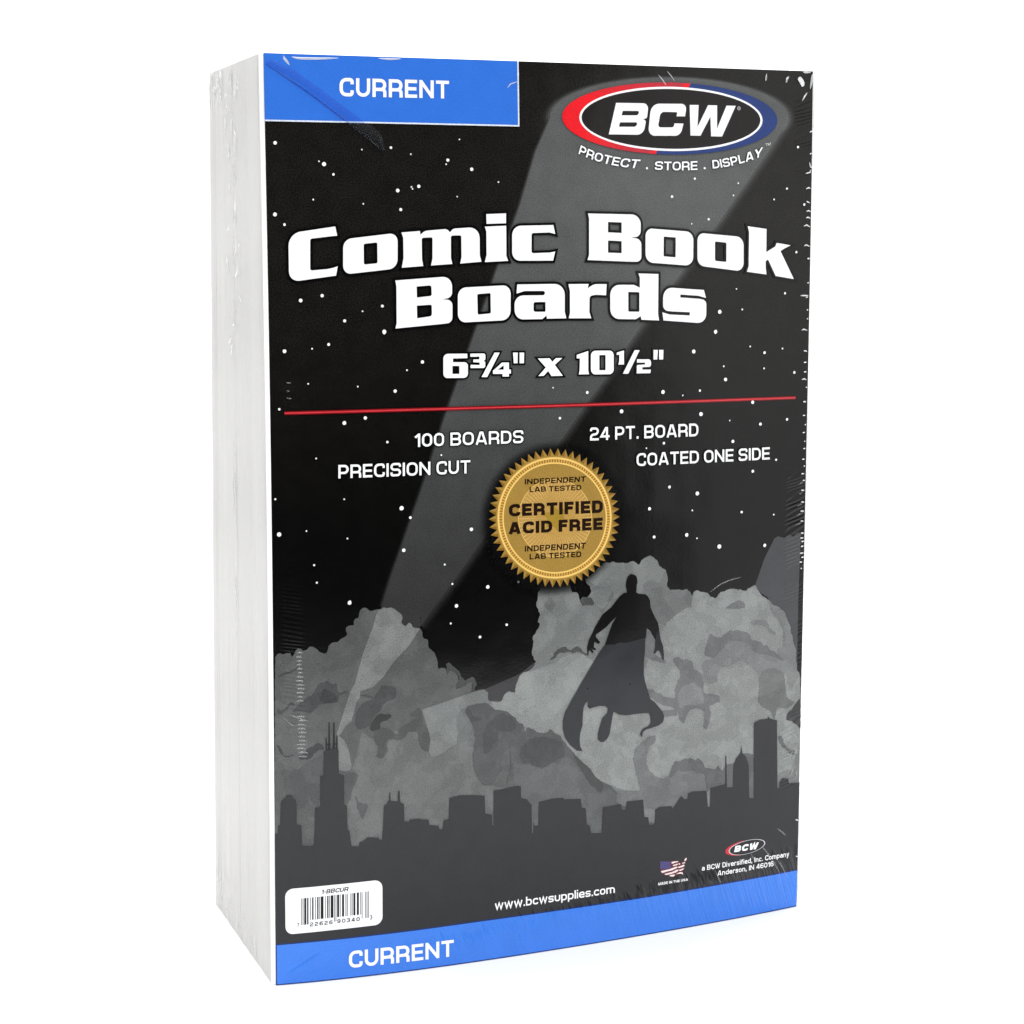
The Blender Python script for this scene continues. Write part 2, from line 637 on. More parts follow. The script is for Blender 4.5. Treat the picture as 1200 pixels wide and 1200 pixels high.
        w = 0.62
        R = w - t / 2
        o = [[(R, .50), (R, X, .22), (L, X, .22), (L, B, .22), (R, B, .22), (R, .22)]]
    elif ch == 'e':
        w = 0.66
        R = w - t / 2
        o = [[(L, .36), (R, .36), (R, X, .22), (L, X, .22), (L, B, .22), (R, B, .22), (R, .20)]]
    elif ch == 'f':
        w = 0.42
        o = [[(w, T), (.16, T, .15), (.16, 0)], [(0, .66), (w, .66)]]
    elif ch in 'il':
        w = t
        o = [[(L, 0), (L, 1)]] if ch == 'l' else [[(L, 0), (L, .72)], [(L, .85), (L, 1)]]
    elif ch in 'mn':
        if ch == 'n':
            w = 0.66
            R = w - t / 2
            o = [[(L, 0), (L, .72)], [(L, X), (R, X, .24), (R, 0)]]
        else:
            w = 1.02
            R = w - t / 2
            o = [[(L, 0), (L, .72)], [(L, X), (R, X, .24), (R, 0)], [(w / 2, X), (w / 2, 0)]]
    elif ch == 'r':
        w = 0.46
        o = [[(L, 0), (L, .72)], [(L, .5), (L, X, .2), (w, X)]]
    elif ch == 's':
        w = 0.62
        R = w - t / 2
        m = .36
        o = [[(R, .52), (R, X, .18), (L, X, .18), (L, m, .14), (R, m, .14), (R, B, .18), (L, B, .18), (L, .20)]]
    elif ch == 'u':
        w = 0.66
        R = w - t / 2
        o = [[(L, .72), (L, B, .22), (R, B, .22), (R, .72)]]
    elif ch == 'v':
        w = 0.64
        o = [[(t * .45, .72), (w / 2, B * .6), (w - t * .45, .72)]]
    elif ch == 'w':
        w = 0.98
        o = [[(t * .45, .72), (w * .28, B * .6), (w / 2, .70), (w * .72, B * .6), (w - t * .45, .72)]]
    elif ch == 'y':
        w = 0.64
        o = [[(t * .45, .72), (w * .52, .02)], [(w - t * .45, .72), (w * .34, -.24), (w * .1, -.24)]]
    elif ch == '.':
        w = t * 1.15
        o = [[(w / 2, 0), (w / 2, t * 1.15)]]
    elif ch == ',':
        w = t * 1.15
        o = [[(w * .6, t * 1.15), (w * .3, -.16)]]
    elif ch == '-':
        w = 0.36
        o = [[(0.02, .42), (w - .02, .42)]]
    return w, [(round_line(s), False) for s in o] + [(round_poly(s), True) for s in c]


def lettering(pr, text, quad, mat, layer, t=0.17, gap=0.11, space=0.34, halo=None, halo_w=0.07):
    """text fitted between a base line and a cap line: quad = bl br tr tl, or 2n points: base line then cap line, both left to right"""
    q = [np.array(p[:2]) for p in quad]
    if len(q) == 4:
        base, cap = [q[0], q[1]], [q[3], q[2]]
    else:
        n = len(q) // 2
        base, cap = q[:n], q[n:]

    def curve(pts, s):
        if len(pts) == 2:
            return pts[0] * (1 - s) + pts[1] * s
        a, b, c = pts
        return a * (1 - s) * (1 - 2 * s) + b * 4 * s * (1 - s) + c * s * (2 * s - 1)

    x = 0.0
    items = []
    for ch in text:
        if ch == ' ':
            x += space
            continue
        w, st = glyph(ch, t)
        items.append((x, st))
        x += w + gap
    total = x - gap

    def place(p, x0):
        s = (p[0] + x0) / total
        a, b = curve(base, s), curve(cap, s)
        return tuple(a * (1 - p[1]) + b * p[1])

    for extra, m, ly in ((halo_w * 2, halo, layer), (0, mat, layer + 2)):
        if m is None:
            continue
        quads = []
        for x0, st in items:
            for line, cl in st:
                for qd in ribbon(line, t + extra, cl):
                    quads.append([place(p, x0) for p in qd])
        pr.fill(quads, m, ly)


# ------------------------------------------------------------------ inks
WHITE = ink(252, 253, 255, "white_ink", grain=0.012)
BLACK = ink(10, 9, 9, "black_ink")
SKY = ink(6, 6, 6, "night_ink", grad=(25, 24, 22, 110, 225), grain=0.26)
SKYLINE = ink(39, 40, 43, "skyline_ink")
BLUE = ink(53, 115, 217, "blue_ink", grain=0.05)

# ------------------------------------------------------------------ setting: white seamless sweep
def sweep():
    prof = [(-0.32, 0.0), (0.9, 0.0)]
    for k in range(1, 13):
        a = k / 12 * math.pi / 2
        prof.append((0.9 + 0.7 * math.sin(a), 0.7 - 0.7 * math.cos(a)))
    prof.append((1.6, 2.2))
    vs_, fs = [], []
    for y, z in prof:
        vs_ += [(-2.6, y, z), (2.8, y, z)]
    for i in range(len(prof) - 1):
        fs.append((2 * i, 2 * i + 1, 2 * i + 3, 2 * i + 2))
    o = new_object("backdrop", vs_, fs, [plain("white_paper", (0.905, 0.905, 0.905), 0.9, 0.004, 60)], smooth=True)
    o['kind'] = 'structure'
    o['label'] = 'seamless white backdrop under and behind the pack'
    return o


sweep()

# ------------------------------------------------------------------ the pack
pack = bpy.data.objects.new("comic_board_pack", None)
scene.collection.objects.link(pack)
pack.empty_display_size = 0.05
pack['label'] = 'shrink-wrapped stack of white backing boards standing upright with a black and blue printed cover'
pack['category'] = 'board pack'

# --- boards: ridged block, one ridge per board
BACK_B, BACK_T = (-2.15, 69.3), (0.70, 75.1)      # back left edge, bottom and top (x, y mm)
CARD = 0.7                                        # cover card thickness
MARG = 1.15                                       # white margin of the card left of the print


def stack():
    rows = np.r_[np.linspace(0, 12, 7), np.linspace(20, H - 20, 22), np.linspace(H - 12, H, 7)]
    NB = 100
    big = {4: .9, 3: .5, 27: .30, 52: .75, 53: .5, 70: .3, 88: .8, 89: .6, 92: .7, 93: .4}
    off = [rnd.uniform(-.02, .02) for _ in range(NB)]
    run = 0.0
    for i in range(NB):                            # a slow drift so that the boards read as a few bundles
        run = 0.92 * run + rnd.uniform(-.028, .028)
        off[i] += run
    prof = []
    for i in range(NB):
        d0, d1 = i / NB, (i + 1) / NB
        g = big.get(i, .09)
        prof.append((d0 + 0.0006, g))
        prof.append((d0 + 0.0026, off[i] * .5))
        prof.append((d1 - 0.0014, off[i] * .5))
    prof.append((1.0, 0.25))
    vs_, uv = [], []
    for v in rows:
        xf, yf = [float(a) for a in face_xy(-MARG, v)]
        xr, yr = [float(a) for a in face_xy(W + .3, v)]
        t = v / H
        xb = BACK_B[0] * (1 - t) + BACK_T[0] * t
        yb = BACK_B[1] * (1 - t) + BACK_T[1] * t
        yf += CARD
        yr += CARD
        for k, (d, o) in enumerate(prof):
            wob = 0.03 * math.sin(v * .031 + k * .7) + 0.015 * math.sin(v * .11 + k * 2.1)
            vs_.append((xf + .25 + (xb - xf - .25) * d + o + wob * (1 if o < .2 else .4), yf + (yb - yf) * d, v))
        for d, o in reversed(prof):
            vs_.append((xr + (xb - xf) * d - o, yr + (yb - yf) * d, v))
    n = 2 * len(prof)
    fs = []
    for j in range(len(rows) - 1):
        for k in range(n):
            a = j * n + k
            b = j * n + (k + 1) % n
            fs.append((a, a + n, b + n, b))
    # caps: strips between the matching left and right points
    m = len(prof)
    for j in (0, len(rows) - 1):
        for k in range(m - 1):
            q = (j * n + k, j * n + k + 1, j * n + n - 2 - k, j * n + n - 1 - k)
            fs.append(q if j else q[::-1])
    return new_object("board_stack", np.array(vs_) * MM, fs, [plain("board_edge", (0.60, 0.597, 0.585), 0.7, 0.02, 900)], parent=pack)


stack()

# --- the cover card: white sheet with rolled edges
def cover():
    us = np.r_[-MARG, -MARG + .12, -MARG + .4, np.linspace(0, W, 58), W + .2, W + .34, W + .42]
    dep = np.r_[.55, .16, 0, np.zeros(58), .02, .12, .5]
    vv = np.r_[0.0, np.linspace(.6, H - .4, 80), H + .15]
    dv = np.r_[.25, np.zeros(80), .3]
    vs_, uv, fs = [], [], []
    for j, v in enumerate(vv):
        x, y = face_xy(us, np.full(len(us), min(v, H)))
        for i in range(len(us)):
            vs_.append((x[i], y[i] + max(dep[i], dv[j]), v))
            uv.append((us[i], v))
    n = len(us)
    for j in range(len(vv) - 1):
        for i in range(n - 1):
            a = j * n + i
            fs.append((a, a + 1, a + n + 1, a + n))
    # back of the card
    m = len(vs_)
    for j, v in enumerate(vv):
        x, y = face_xy(us, np.full(n, min(v, H)))
        for i in range(n):
            vs_.append((x[i], y[i] + CARD - .02, v))
            uv.append((us[i], v))
    for j in range(len(vv) - 1):
        for i in range(n - 1):
            a = m + j * n + i
            fs.append((a, a + n, a + n + 1, a + 1))
    rim = [j * n for j in range(len(vv))], [j * n + n - 1 for j in range(len(vv))]
    for j in range(len(vv) - 1):
        a, b = rim[0][j], rim[0][j + 1]
        fs.append((a, b, b + m, a + m))
        a, b = rim[1][j], rim[1][j + 1]
        fs.append((a, a + m, b + m, b))
    for i in range(n - 1):
        fs.append((i, i + m, i + 1 + m, i + 1))
        a = (len(vv) - 1) * n + i
        fs.append((a, a + 1, a + 1 + m, a + m))
    return new_object("cover_card", np.array(vs_) * MM, fs, [ink(255, 255, 255, "white_card", grain=0.008)], None, uv, pack, smooth=True)


card = cover()
L_SKY, L_BEAM, L_CLOUD, L_SKYLINE, L_LINE, L_TEXT = 1, 2, 4, 46, 52, 58

# --- night sky
pr = Print()
full = [(0, 0.05), (W, 0.05), (W, H), (0, H)]
pr.fill([full], SKY, L_SKY)
pr.build("night_sky", card)

# --- searchlight beams
pr = Print()
halo_pts = P("84.36,248.95 163.28,250.12 122.82,261.46 122.75,238.01")


def ellipse(p4, k=1.0, n=72, a0=0.0, a1=2 * math.pi):
    l, r, t_, b = [np.array(q[:2]) for q in p4]
    c = (l + r) / 2
    ax, ay = (r - l) / 2, (t_ - b) / 2
    full_ = abs(a1 - a0) >= 2 * math.pi - 1e-6
    m = n if full_ else n + 1
    return [tuple(c + k * (ax * math.cos(a0 + (a1 - a0) * i / n) + ay * math.sin(a0 + (a1 - a0) * i / n))) for i in range(m)]


BEAM = ink(50, 50, 50, "beam_ink", grad=(89, 91, 91, 95, 235), grain=0.13)
beam = P("84.62,248.95 79.72,238.88 74.77,223.70 67.46,205.36 60.72,187.79 50.59,161.75 44.51,144.24 34.06,116.58 31.59,109.05 29.67,105.45 39.78,96.27 43.16,102.54 53.62,115.38 63.43,128.09 85.32,152.45 95.52,165.55 101.92,173.00 111.73,186.08 126.21,202.99 138.15,217.21 147.25,228.67 157.44,241.57 162.99,249.35")
right_edge = [q[:2] for q in P("43.16,102.79 53.62,115.38 63.43,128.09 85.32,152.45 95.52,165.55 101.92,173.00 111.73,186.08 126.21,202.99 138.15,217.21 147.25,228.67 157.44,241.57 162.99,249.35")]
left_edge = [q[:2] for q in P("84.62,248.95 79.72,238.88 74.77,223.70 67.46,205.36 60.72,187.79 50.59,161.75 44.51,144.24 34.06,116.58 31.59,109.05")]
for k, (wr, wl) in enumerate(((4.6, 1.8), (3.0, 1.1), (1.5, .5))):
    f_ = (.22, .45, .72)[k]
    soft = ink(*[6 + 44 * f_] * 3, "beam_ink", grad=(19 + 71 * f_, 18 + 73 * f_, 17 + 73 * f_, 95, 235), grain=0.13)
    pr.fill([q for l, w in ((right_edge, wr), (left_edge, wl)) for q in ribbon(l, w)] + [ellipse(halo_pts, 1 + wr * .012)], soft, L_BEAM - .8 + .25 * k)
pr.fill([beam, ellipse(halo_pts)], BEAM, L_BEAM)
pr.fill([P("153.17,105.63 156.74,114.79 160.35,121.01 161.59,121.59 164.12,120.88 166.00,121.70 167.28,121.07 168.52,122.07 170.11,122.23 169.66,101.55 169.73,60.15 166.81,59.94 170.03,73.99 167.49,85.29 158.22,102.52")], ink(66, 68, 71, "beam_ink"), L_BEAM)
pr.fill([P("62.36,82.16 73.48,85.81 79.29,89.42 80.39,87.26 74.91,76.07 63.77,77.10")], ink(56, 55, 58, "beam_ink"), L_BEAM)
pr.build("light_beam", card)

# --- clouds, in flat tones
pr = Print()


def billow(pts, amp, seed):
    """scalloped outline: the traced outline walked in small steps with a little noise"""
    r_ = random.Random(seed)
    pts = [((1 - w) * a[0] + w * b[0], (1 - w) * a[1] + w * b[1]) for a, b in zip(pts, pts[1:] + pts[:1]) for w in (.14, .86)]
    out = []
    ph = [r_.uniform(0, 6.28) for _ in range(4)]
    acc = 0.0
    for (x0, y0), (x1, y1) in zip(pts, pts[1:] + pts[:1]):
        L = math.hypot(x1 - x0, y1 - y0)
        n = max(1, int(L / .55))
        nx, ny = (-(y1 - y0) / L, (x1 - x0) / L) if L > 1e-6 else (0, 0)
        for k in range(n):
            t = k / n
            q = acc + t * L
            d = amp * (abs(math.sin(q * .9 + ph[0])) - .5 + .5 * math.sin(q * 2.3 + ph[1]) + .35 * math.sin(q * 4.1 + ph[2])) + r_.gauss(0, amp * .25)
            out.append((x0 + (x1 - x0) * t + nx * d, y0 + (y1 - y0) * t + ny * d))
        acc += L
    return out


_tones = []


def tone(g, straight=None, lay=0, *polys):
    gg = tuple((c + sum(g) / 3) / 2 for c in g) if isinstance(g, tuple) else (g - 1, g, g)
    for p in polys:
        _tones.append((lay, gg, [q[:2] for q in P(p)], straight))


def print_clouds():
    for k, (lay, gg, pts, straight) in enumerate(sorted(_tones, key=lambda q: q[0])):
        if not straight:
            pts = billow(pts, .10 if lay < 2 else .17, k)
        pts = [(min(max(x, .02), W - .02), y) for x, y in pts]
        pr.fill([pts], ink(*gg, "cloud_ink", grain=0.12, gain=0.80, mottle=0.13), L_CLOUD + .5 * k)


tone(97, None, -1, "-0.55,53.10 24.28,53.58 49.94,52.35 76.72,50.75 104.80,47.51 134.33,50.69 170.94,51.62 171.09,22.06 134.68,23.35 82.25,30.44 39.44,30.43 0.18,36.74", "63.23,75.36 82.22,73.57 82.22,55.35 63.19,57.39")
# left cloud
tone(92, None, 0,
     "0.51,96.22 1.23,97.16 1.95,97.32 2.85,97.00 3.83,97.34 4.97,97.27 5.22,96.27 5.44,95.99 5.77,96.40 6.17,97.36 6.60,97.99 7.16,98.39 8.07,98.23 8.55,97.71 9.37,97.80 9.86,97.96 10.36,98.76 11.34,98.76 12.49,97.96 13.30,97.09 14.45,96.52 15.44,96.62 15.88,97.91 15.95,98.90 16.95,99.49 18.60,99.55 19.60,100.48 20.93,101.06 21.44,101.68 20.95,102.87 21.12,103.68 21.79,104.07 23.29,104.20 23.37,105.35 23.81,105.98 24.65,106.19 24.89,107.24 25.16,108.21 26.01,109.08 26.84,109.03 27.51,108.56 28.01,107.96 29.02,108.03 30.20,108.36 31.54,108.31 32.22,108.76 33.06,108.47 34.42,108.62 35.43,108.05 36.79,106.97 37.63,106.08 37.79,105.24 37.38,104.27 37.78,103.41 38.63,102.86 39.83,103.87 40.51,103.23 40.85,102.37 43.07,101.88 43.58,101.01 43.91,98.98 45.46,98.37 45.45,96.19 47.69,94.01 48.19,91.95 48.53,89.51 49.75,89.75 50.79,89.56 51.23,87.50 51.65,88.31 52.18,88.95 53.57,88.09 54.62,86.55 54.85,84.84 53.72,83.25 55.66,83.42 57.07,84.15 57.78,85.27 58.84,85.76 59.01,84.32 58.47,81.82 59.35,81.91 62.54,82.32 63.60,81.55 63.96,80.83 63.42,79.86 64.31,78.76 68.06,78.24 71.28,61.28 76.72,31.14 0.05,39.27")
# the lower left bank, paler towards the middle
tone(106, None, 1,
     "25.41,73.00 28.42,70.41 32.82,72.39 39.64,71.80 42.21,71.24 42.37,68.53 43.39,66.07 45.29,64.87 48.24,63.74 53.13,66.51 54.37,69.79 57.03,73.28 59.50,72.37 59.66,66.90 58.94,63.21 59.11,60.12 60.52,55.86 61.93,53.66 64.78,53.18 66.94,52.43 71.27,51.26 82.23,46.55 82.24,32.20 18.51,39.37 20.56,47.61 21.30,58.96 24.02,66.43")
tone((80, 83, 85), None, 2,
     "2.88,60.41 1.60,63.50 6.81,63.12 10.42,65.85 14.06,67.23 14.18,60.88 13.02,60.31 12.97,52.29 11.64,52.07 9.69,55.24 9.02,52.28 6.56,51.47 6.09,54.34 4.96,55.86 3.23,55.72 2.70,58.43",
     "20.14,60.40 22.65,61.53 24.49,60.02 23.30,57.44 22.28,55.52 22.27,53.51 20.92,51.95 20.09,52.36",
     "23.45,54.41 24.61,51.95 25.78,51.50 27.23,51.54 26.54,48.73 25.52,46.88 24.75,48.57 23.93,50.66")
# beam across the left cloud
tone((124, 127, 125), True, 3,
     "29.84,106.26 30.53,107.94 31.54,108.31 32.22,108.76 33.06,108.47 34.42,108.62 35.43,108.05 36.79,106.97 37.63,106.08 37.79,105.24 37.38,104.27 37.78,103.41 38.63,102.86 39.83,103.87 40.51,103.23 40.85,102.37 43.00,101.89 39.79,97.27 34.99,92.62 31.90,88.52 28.85,85.74 25.15,84.86 24.97,83.04 23.96,81.79 23.27,79.18 22.42,76.25 20.74,75.04 19.40,72.81 18.40,72.22 18.07,72.91 20.78,80.70 22.14,84.92 23.50,87.14 25.90,95.59 28.98,103.34",
     "18.46,72.38 20.05,71.10 20.87,69.70 21.62,67.64 22.39,62.89 21.99,61.85 20.65,61.70 18.66,62.19")
# shadows in the left cloud
tone((70, 72, 74), None, 4,
     "8.27,83.40 11.06,84.54 11.56,85.50 12.89,87.55 13.56,88.17 15.54,88.36 16.19,87.82 18.18,87.52 18.65,84.83 21.48,85.30 20.81,84.35 18.81,84.16 18.63,82.18 16.15,82.03 13.18,81.91 11.85,80.35 10.20,79.47 9.22,79.70 8.57,80.24 6.94,80.35 6.28,79.90 5.31,80.13",
     "0.77,81.25 1.26,81.98 2.00,80.68 3.04,81.10 4.68,82.97 5.33,83.16 5.98,82.23 5.65,81.92 5.00,82.13 3.69,80.90 2.05,79.52 1.09,80.57",
     "1.34,90.92 3.78,91.76 6.06,92.44 6.88,93.21 6.88,92.23 5.24,91.67 1.82,90.56",
     "25.15,83.86 27.49,83.68 29.17,82.72 31.55,86.21 35.62,85.22 35.78,83.20 34.91,81.60 32.53,81.12 30.49,78.28 28.79,76.74 27.77,74.15 24.07,73.61 23.42,75.83 23.77,78.80 25.80,81.31 28.83,82.41 25.14,83.36")
tone((58, 59, 64), None, 5,
     "13.02,82.91 13.70,85.18 14.53,86.28 16.18,85.67 18.15,84.21 18.07,82.06 15.16,82.10",
     "0.68,71.02 1.33,70.81 2.13,69.43 2.61,67.74 4.56,67.43 5.54,67.69 5.37,67.21 3.25,67.19 1.96,68.11",
     "6.67,67.12 8.47,67.49 9.14,68.60 10.78,69.81 12.76,70.59 13.75,70.25 14.40,68.87 14.23,68.55 13.08,68.80 11.75,67.74 10.43,66.35 9.12,65.88 7.48,66.39")
tone((76, 80, 80), None, 5,
     "28.43,72.92 31.14,73.71 33.84,72.98 35.20,71.52 36.22,71.43 36.23,72.77 37.94,73.63 39.31,74.52 41.72,75.50 43.09,75.38 44.12,73.77 45.32,71.30 45.89,68.20 45.12,65.23 43.39,66.07 42.37,68.53 42.21,71.24 39.64,71.97 38.26,70.24 36.89,69.52 35.53,69.64 33.15,70.18 32.97,68.69 32.95,66.34 31.93,64.75 30.91,64.57 29.67,65.11 30.43,68.23 29.42,68.82 29.10,71.36",
     "39.67,76.51 42.08,78.66 43.28,78.06 43.95,74.12 41.72,76.34 40.35,75.78")
tone((52, 52, 55), None, 6,
     "27.70,73.65 28.45,75.43 29.13,76.38 29.81,77.33 30.99,77.74 33.87,77.33 34.21,76.63 33.86,75.99 31.48,75.52 30.97,74.89 30.79,73.23 29.44,73.01 28.43,72.92")
tone((70, 73, 71), None, 4, "50.86,89.66 51.14,90.71 51.67,91.41 52.53,90.60 52.88,89.84 54.63,88.82 55.32,87.00 56.72,85.36 57.78,86.05 58.84,86.20 59.72,86.02 60.17,84.22 59.60,82.23 62.36,82.40 58.47,81.72 59.18,83.97 58.48,85.04 56.36,83.87 53.55,83.26 54.97,86.69 53.57,88.16 52.18,88.78 51.65,88.31 51.23,87.50")
# second beam over the left cloud
tone((118, 125, 123), True, 7,
     "43.52,78.04 49.35,79.39 55.29,80.91 59.53,81.90 62.54,82.39 63.78,81.19 63.77,79.15 65.55,77.28 62.71,78.39 59.16,77.68 55.28,77.01 54.22,75.24 53.86,72.90 54.37,69.79 54.01,66.77 53.13,66.51 48.24,63.74 46.15,63.77 45.46,65.20 46.00,68.87 45.15,72.33 44.13,75.46")
tone((104, 111, 110), None, 1, "55.28,77.01 59.16,77.68 62.71,78.39 65.55,77.28 64.83,75.64 60.57,76.02 59.15,72.75 60.20,69.92 59.47,62.48 54.54,66.37 53.86,72.90 54.22,75.24")
# the dark oval
tone((80, 84, 86), None, 7,
     "56.69,76.04 57.04,77.70 59.16,78.02 61.29,78.28 63.77,77.95 64.84,77.17 65.55,76.08 67.34,75.40 69.50,75.03 71.29,73.66 72.38,72.87 73.10,71.26 75.27,70.46 74.00,68.76 73.63,66.90 73.45,65.02 71.28,64.04 68.75,62.91 68.21,59.87 68.03,57.14 66.58,55.57 65.50,53.96 64.61,53.10 61.93,53.66 60.52,55.86 59.63,58.01 59.11,60.12 58.94,63.21 59.66,66.90 59.67,69.97 58.62,72.80")
tone((70, 73, 75), None, 8,
     "68.42,74.96 70.21,73.76 71.29,73.32 72.37,71.84 72.73,69.40 70.20,68.96 67.15,69.60 66.96,66.87 65.53,65.99 64.81,64.00 63.38,62.77 62.31,63.22 62.14,68.03 63.40,72.01 65.54,73.18 66.26,74.14",
     "57.03,74.98 58.44,73.15 60.56,72.96 61.98,73.51 59.50,74.42 57.75,77.30 56.86,77.04")

# middle and right clouds: pale bank
tone((120, 127, 125), None, 2,
     "68.24,78.23 68.97,80.39 70.23,80.96 72.39,80.42 72.75,82.79 73.48,84.78 74.92,86.37 77.10,86.52 79.29,89.25 78.38,89.84 77.66,92.30 78.21,94.31 78.03,97.06 79.85,98.97 80.22,100.31 79.67,101.38 80.40,103.37 79.31,105.84 79.24,107.21 79.86,108.87 79.68,110.25 80.41,110.88 80.85,112.04 82.24,112.80 89.95,111.92 90.14,110.54 90.69,109.47 92.36,108.83 92.92,107.93 93.11,106.54 94.22,104.91 95.15,106.73 96.27,107.69 96.83,109.02 96.83,110.40 96.45,111.29 95.33,111.82 95.14,112.59 96.26,113.54 97.76,114.47 99.63,116.41 101.13,117.34 103.39,117.54 106.41,117.06 109.08,116.81 109.65,117.12 110.98,117.44 111.94,116.44 112.71,116.04 113.47,117.03 114.43,117.84 115.96,118.61 117.51,118.15 118.67,117.20 119.38,116.46 119.46,115.47 121.02,114.42 121.89,113.66 122.29,112.40 122.68,111.32 122.23,109.42 123.34,107.41 125.77,107.51 127.74,107.01 129.11,107.50 130.11,106.54 131.12,105.05 131.70,106.24 132.81,106.76 134.49,106.03 136.50,105.62 137.31,104.57 139.33,103.52 140.12,104.70 141.32,105.50 143.35,105.44 144.57,105.42 145.04,106.38 146.20,105.65 147.82,105.81 149.88,105.18 151.52,105.76 152.41,106.59 153.24,106.81 153.99,106.11 154.42,105.35 155.70,103.45 157.81,102.19 158.74,101.46 159.51,100.42 162.49,98.90 164.00,97.67 164.87,96.87 165.02,95.76 166.23,93.46 166.90,91.94 166.86,90.30 167.83,88.93 167.78,87.47 168.32,86.31 169.23,84.39 169.07,82.01 169.43,79.96 169.73,78.08 170.72,76.69 170.97,75.37 172.05,58.93 171.13,28.36 76.72,40.92 76.72,64.17 75.63,68.08 74.19,76.48")
tone((108, 114, 113), None, 3,
     "82.59,104.58 81.50,106.02 82.96,108.31 84.79,107.49 85.16,105.76 84.06,103.44",
     "93.66,105.12 94.41,107.13 96.27,107.69 97.40,105.19 100.41,103.23 102.67,105.13 102.29,106.20 104.17,108.49 100.77,110.12 97.39,108.98 96.83,110.40 95.33,111.82 95.14,112.59 97.39,111.40 102.66,109.29 104.93,107.74 100.41,101.84 98.52,104.75",
     "121.89,113.66 122.29,112.40 122.68,111.32 122.23,109.42 123.34,107.41 125.77,107.51 127.74,107.01 129.11,107.50 130.11,106.54 131.12,105.05 131.35,102.20 129.76,101.44 121.93,96.61 119.58,97.51 117.23,99.81 116.43,104.78 114.49,107.03 114.09,110.20 117.16,111.02 119.89,109.77 121.04,112.49")
tone((76, 81, 80), None, 4,
     "83.13,89.61 84.60,90.17 84.86,91.36 85.71,92.15 87.37,92.87 88.48,92.95 89.40,92.18 90.15,91.77 91.08,92.04 91.82,92.84 92.56,92.78 93.12,92.32 94.43,90.72 95.74,90.09 95.18,89.72 93.50,90.80 92.56,91.12 91.08,90.83 89.22,91.26 87.74,91.29 85.89,90.93 85.08,89.79 84.05,89.36",
     "93.11,106.54 94.22,107.49 96.27,107.51 97.96,105.83 97.96,104.97 94.78,105.04 94.22,104.91")
# brighter part below the second beam and to the right
tone((135, 143, 140), None, 3,
     "63.77,78.29 65.91,78.27 68.24,78.16 68.97,80.39 70.23,80.96 72.39,80.42 72.75,82.79 73.48,84.78 74.92,86.37 76.74,86.31 78.93,86.88 85.15,88.23 87.74,89.91 91.08,90.66 94.06,90.40 95.93,88.68 99.70,86.61 110.42,76.50 116.16,86.18 121.93,96.96 125.83,99.82 128.97,101.51 130.96,101.24 131.32,105.03 132.81,106.62 134.49,106.03 136.50,105.62 137.31,104.57 139.33,103.52 140.12,104.70 141.32,105.50 145.05,106.31 147.83,105.73 149.88,105.18 153.24,106.70 154.42,105.35 155.70,103.45 157.81,102.19 158.69,99.95 160.00,96.94 163.91,92.22 164.47,86.32 161.54,83.69 165.10,77.47 167.41,70.96 170.72,76.69 171.72,55.25 168.06,44.54 110.60,45.66 97.54,51.80 90.00,60.35 80.38,67.26 76.00,69.43 73.46,71.39 71.65,73.63 69.50,75.20 65.55,76.08")
tone((106, 109, 113), None, 5,
     "115.52,95.74 117.27,94.18 118.46,91.27 117.70,88.51 122.02,85.65 122.03,84.94 118.10,86.01 114.79,87.71 114.96,91.92",
     "137.26,92.10 137.85,92.76 139.89,91.33 141.51,91.18 143.12,92.47 144.75,93.05 146.79,93.12 149.26,92.47 151.76,91.52 152.63,89.27 155.56,88.81 156.84,87.24 158.10,87.30 158.75,86.15 161.10,84.83 164.57,81.92 164.79,81.53 158.58,83.98 153.54,85.20 150.98,88.34 147.66,89.73 144.39,89.67 141.17,86.73 139.16,84.77 135.52,86.18 135.89,88.65",
     "124.38,85.79 125.95,86.71 127.93,85.46 131.12,85.16 131.95,82.23 134.78,80.53 135.63,76.86 135.25,74.38 140.94,73.08 141.38,70.87 137.53,70.19 138.18,66.52 136.61,62.36 135.59,63.01 135.75,66.78 135.12,69.01 133.70,69.70 130.89,69.63 129.70,68.15 128.33,65.07 127.33,66.25 126.10,69.60 124.51,70.83 120.56,72.31 118.19,73.97 114.28,76.48 114.27,78.24 118.17,76.81 122.11,74.28 125.67,73.57 125.25,76.82 127.58,81.22",
     "142.61,100.29 144.63,101.30 146.65,102.21 148.29,102.26 149.73,101.60 149.97,99.78 147.10,99.84 144.65,99.97",
     "122.15,70.19 126.10,70.03 126.32,68.15 122.16,68.23 119.40,68.87 119.39,70.30")
tone((120, 125, 126), None, 6,
     "139.16,84.77 141.17,86.73 144.39,89.67 147.66,89.73 150.98,88.34 153.54,85.20 158.58,83.98 164.79,81.53 165.08,78.20 164.74,74.57 155.39,75.56 154.90,78.89 151.10,81.45 149.41,83.43 147.77,83.22 144.50,81.74 141.24,81.51 140.24,79.63 140.48,77.09 138.05,76.98 135.22,77.62 134.96,81.94 135.14,84.43",
     "151.28,95.17 154.18,95.82 157.95,95.12 158.60,93.80 159.04,92.49 161.61,90.80 160.99,89.94 158.86,91.23 157.14,93.56 152.54,94.34",
     "158.65,101.58 159.94,100.02 162.49,98.90 164.66,96.89 165.02,95.76 166.23,93.46 166.90,91.94 166.86,90.30 167.83,88.93 167.78,87.47 168.32,86.31 169.23,84.39 169.07,82.01 169.43,79.96 169.73,78.08 170.72,76.87 167.27,76.50 165.52,77.79 164.57,81.92 162.16,84.73 162.35,85.80 164.05,86.00 164.59,90.70 163.89,93.31 161.69,96.79 160.19,97.83",
     "126.25,74.94 128.01,77.26 131.60,77.98 134.84,75.50 135.67,72.90 135.29,71.15 132.48,70.72 129.27,71.42 127.29,70.19 126.47,72.77")
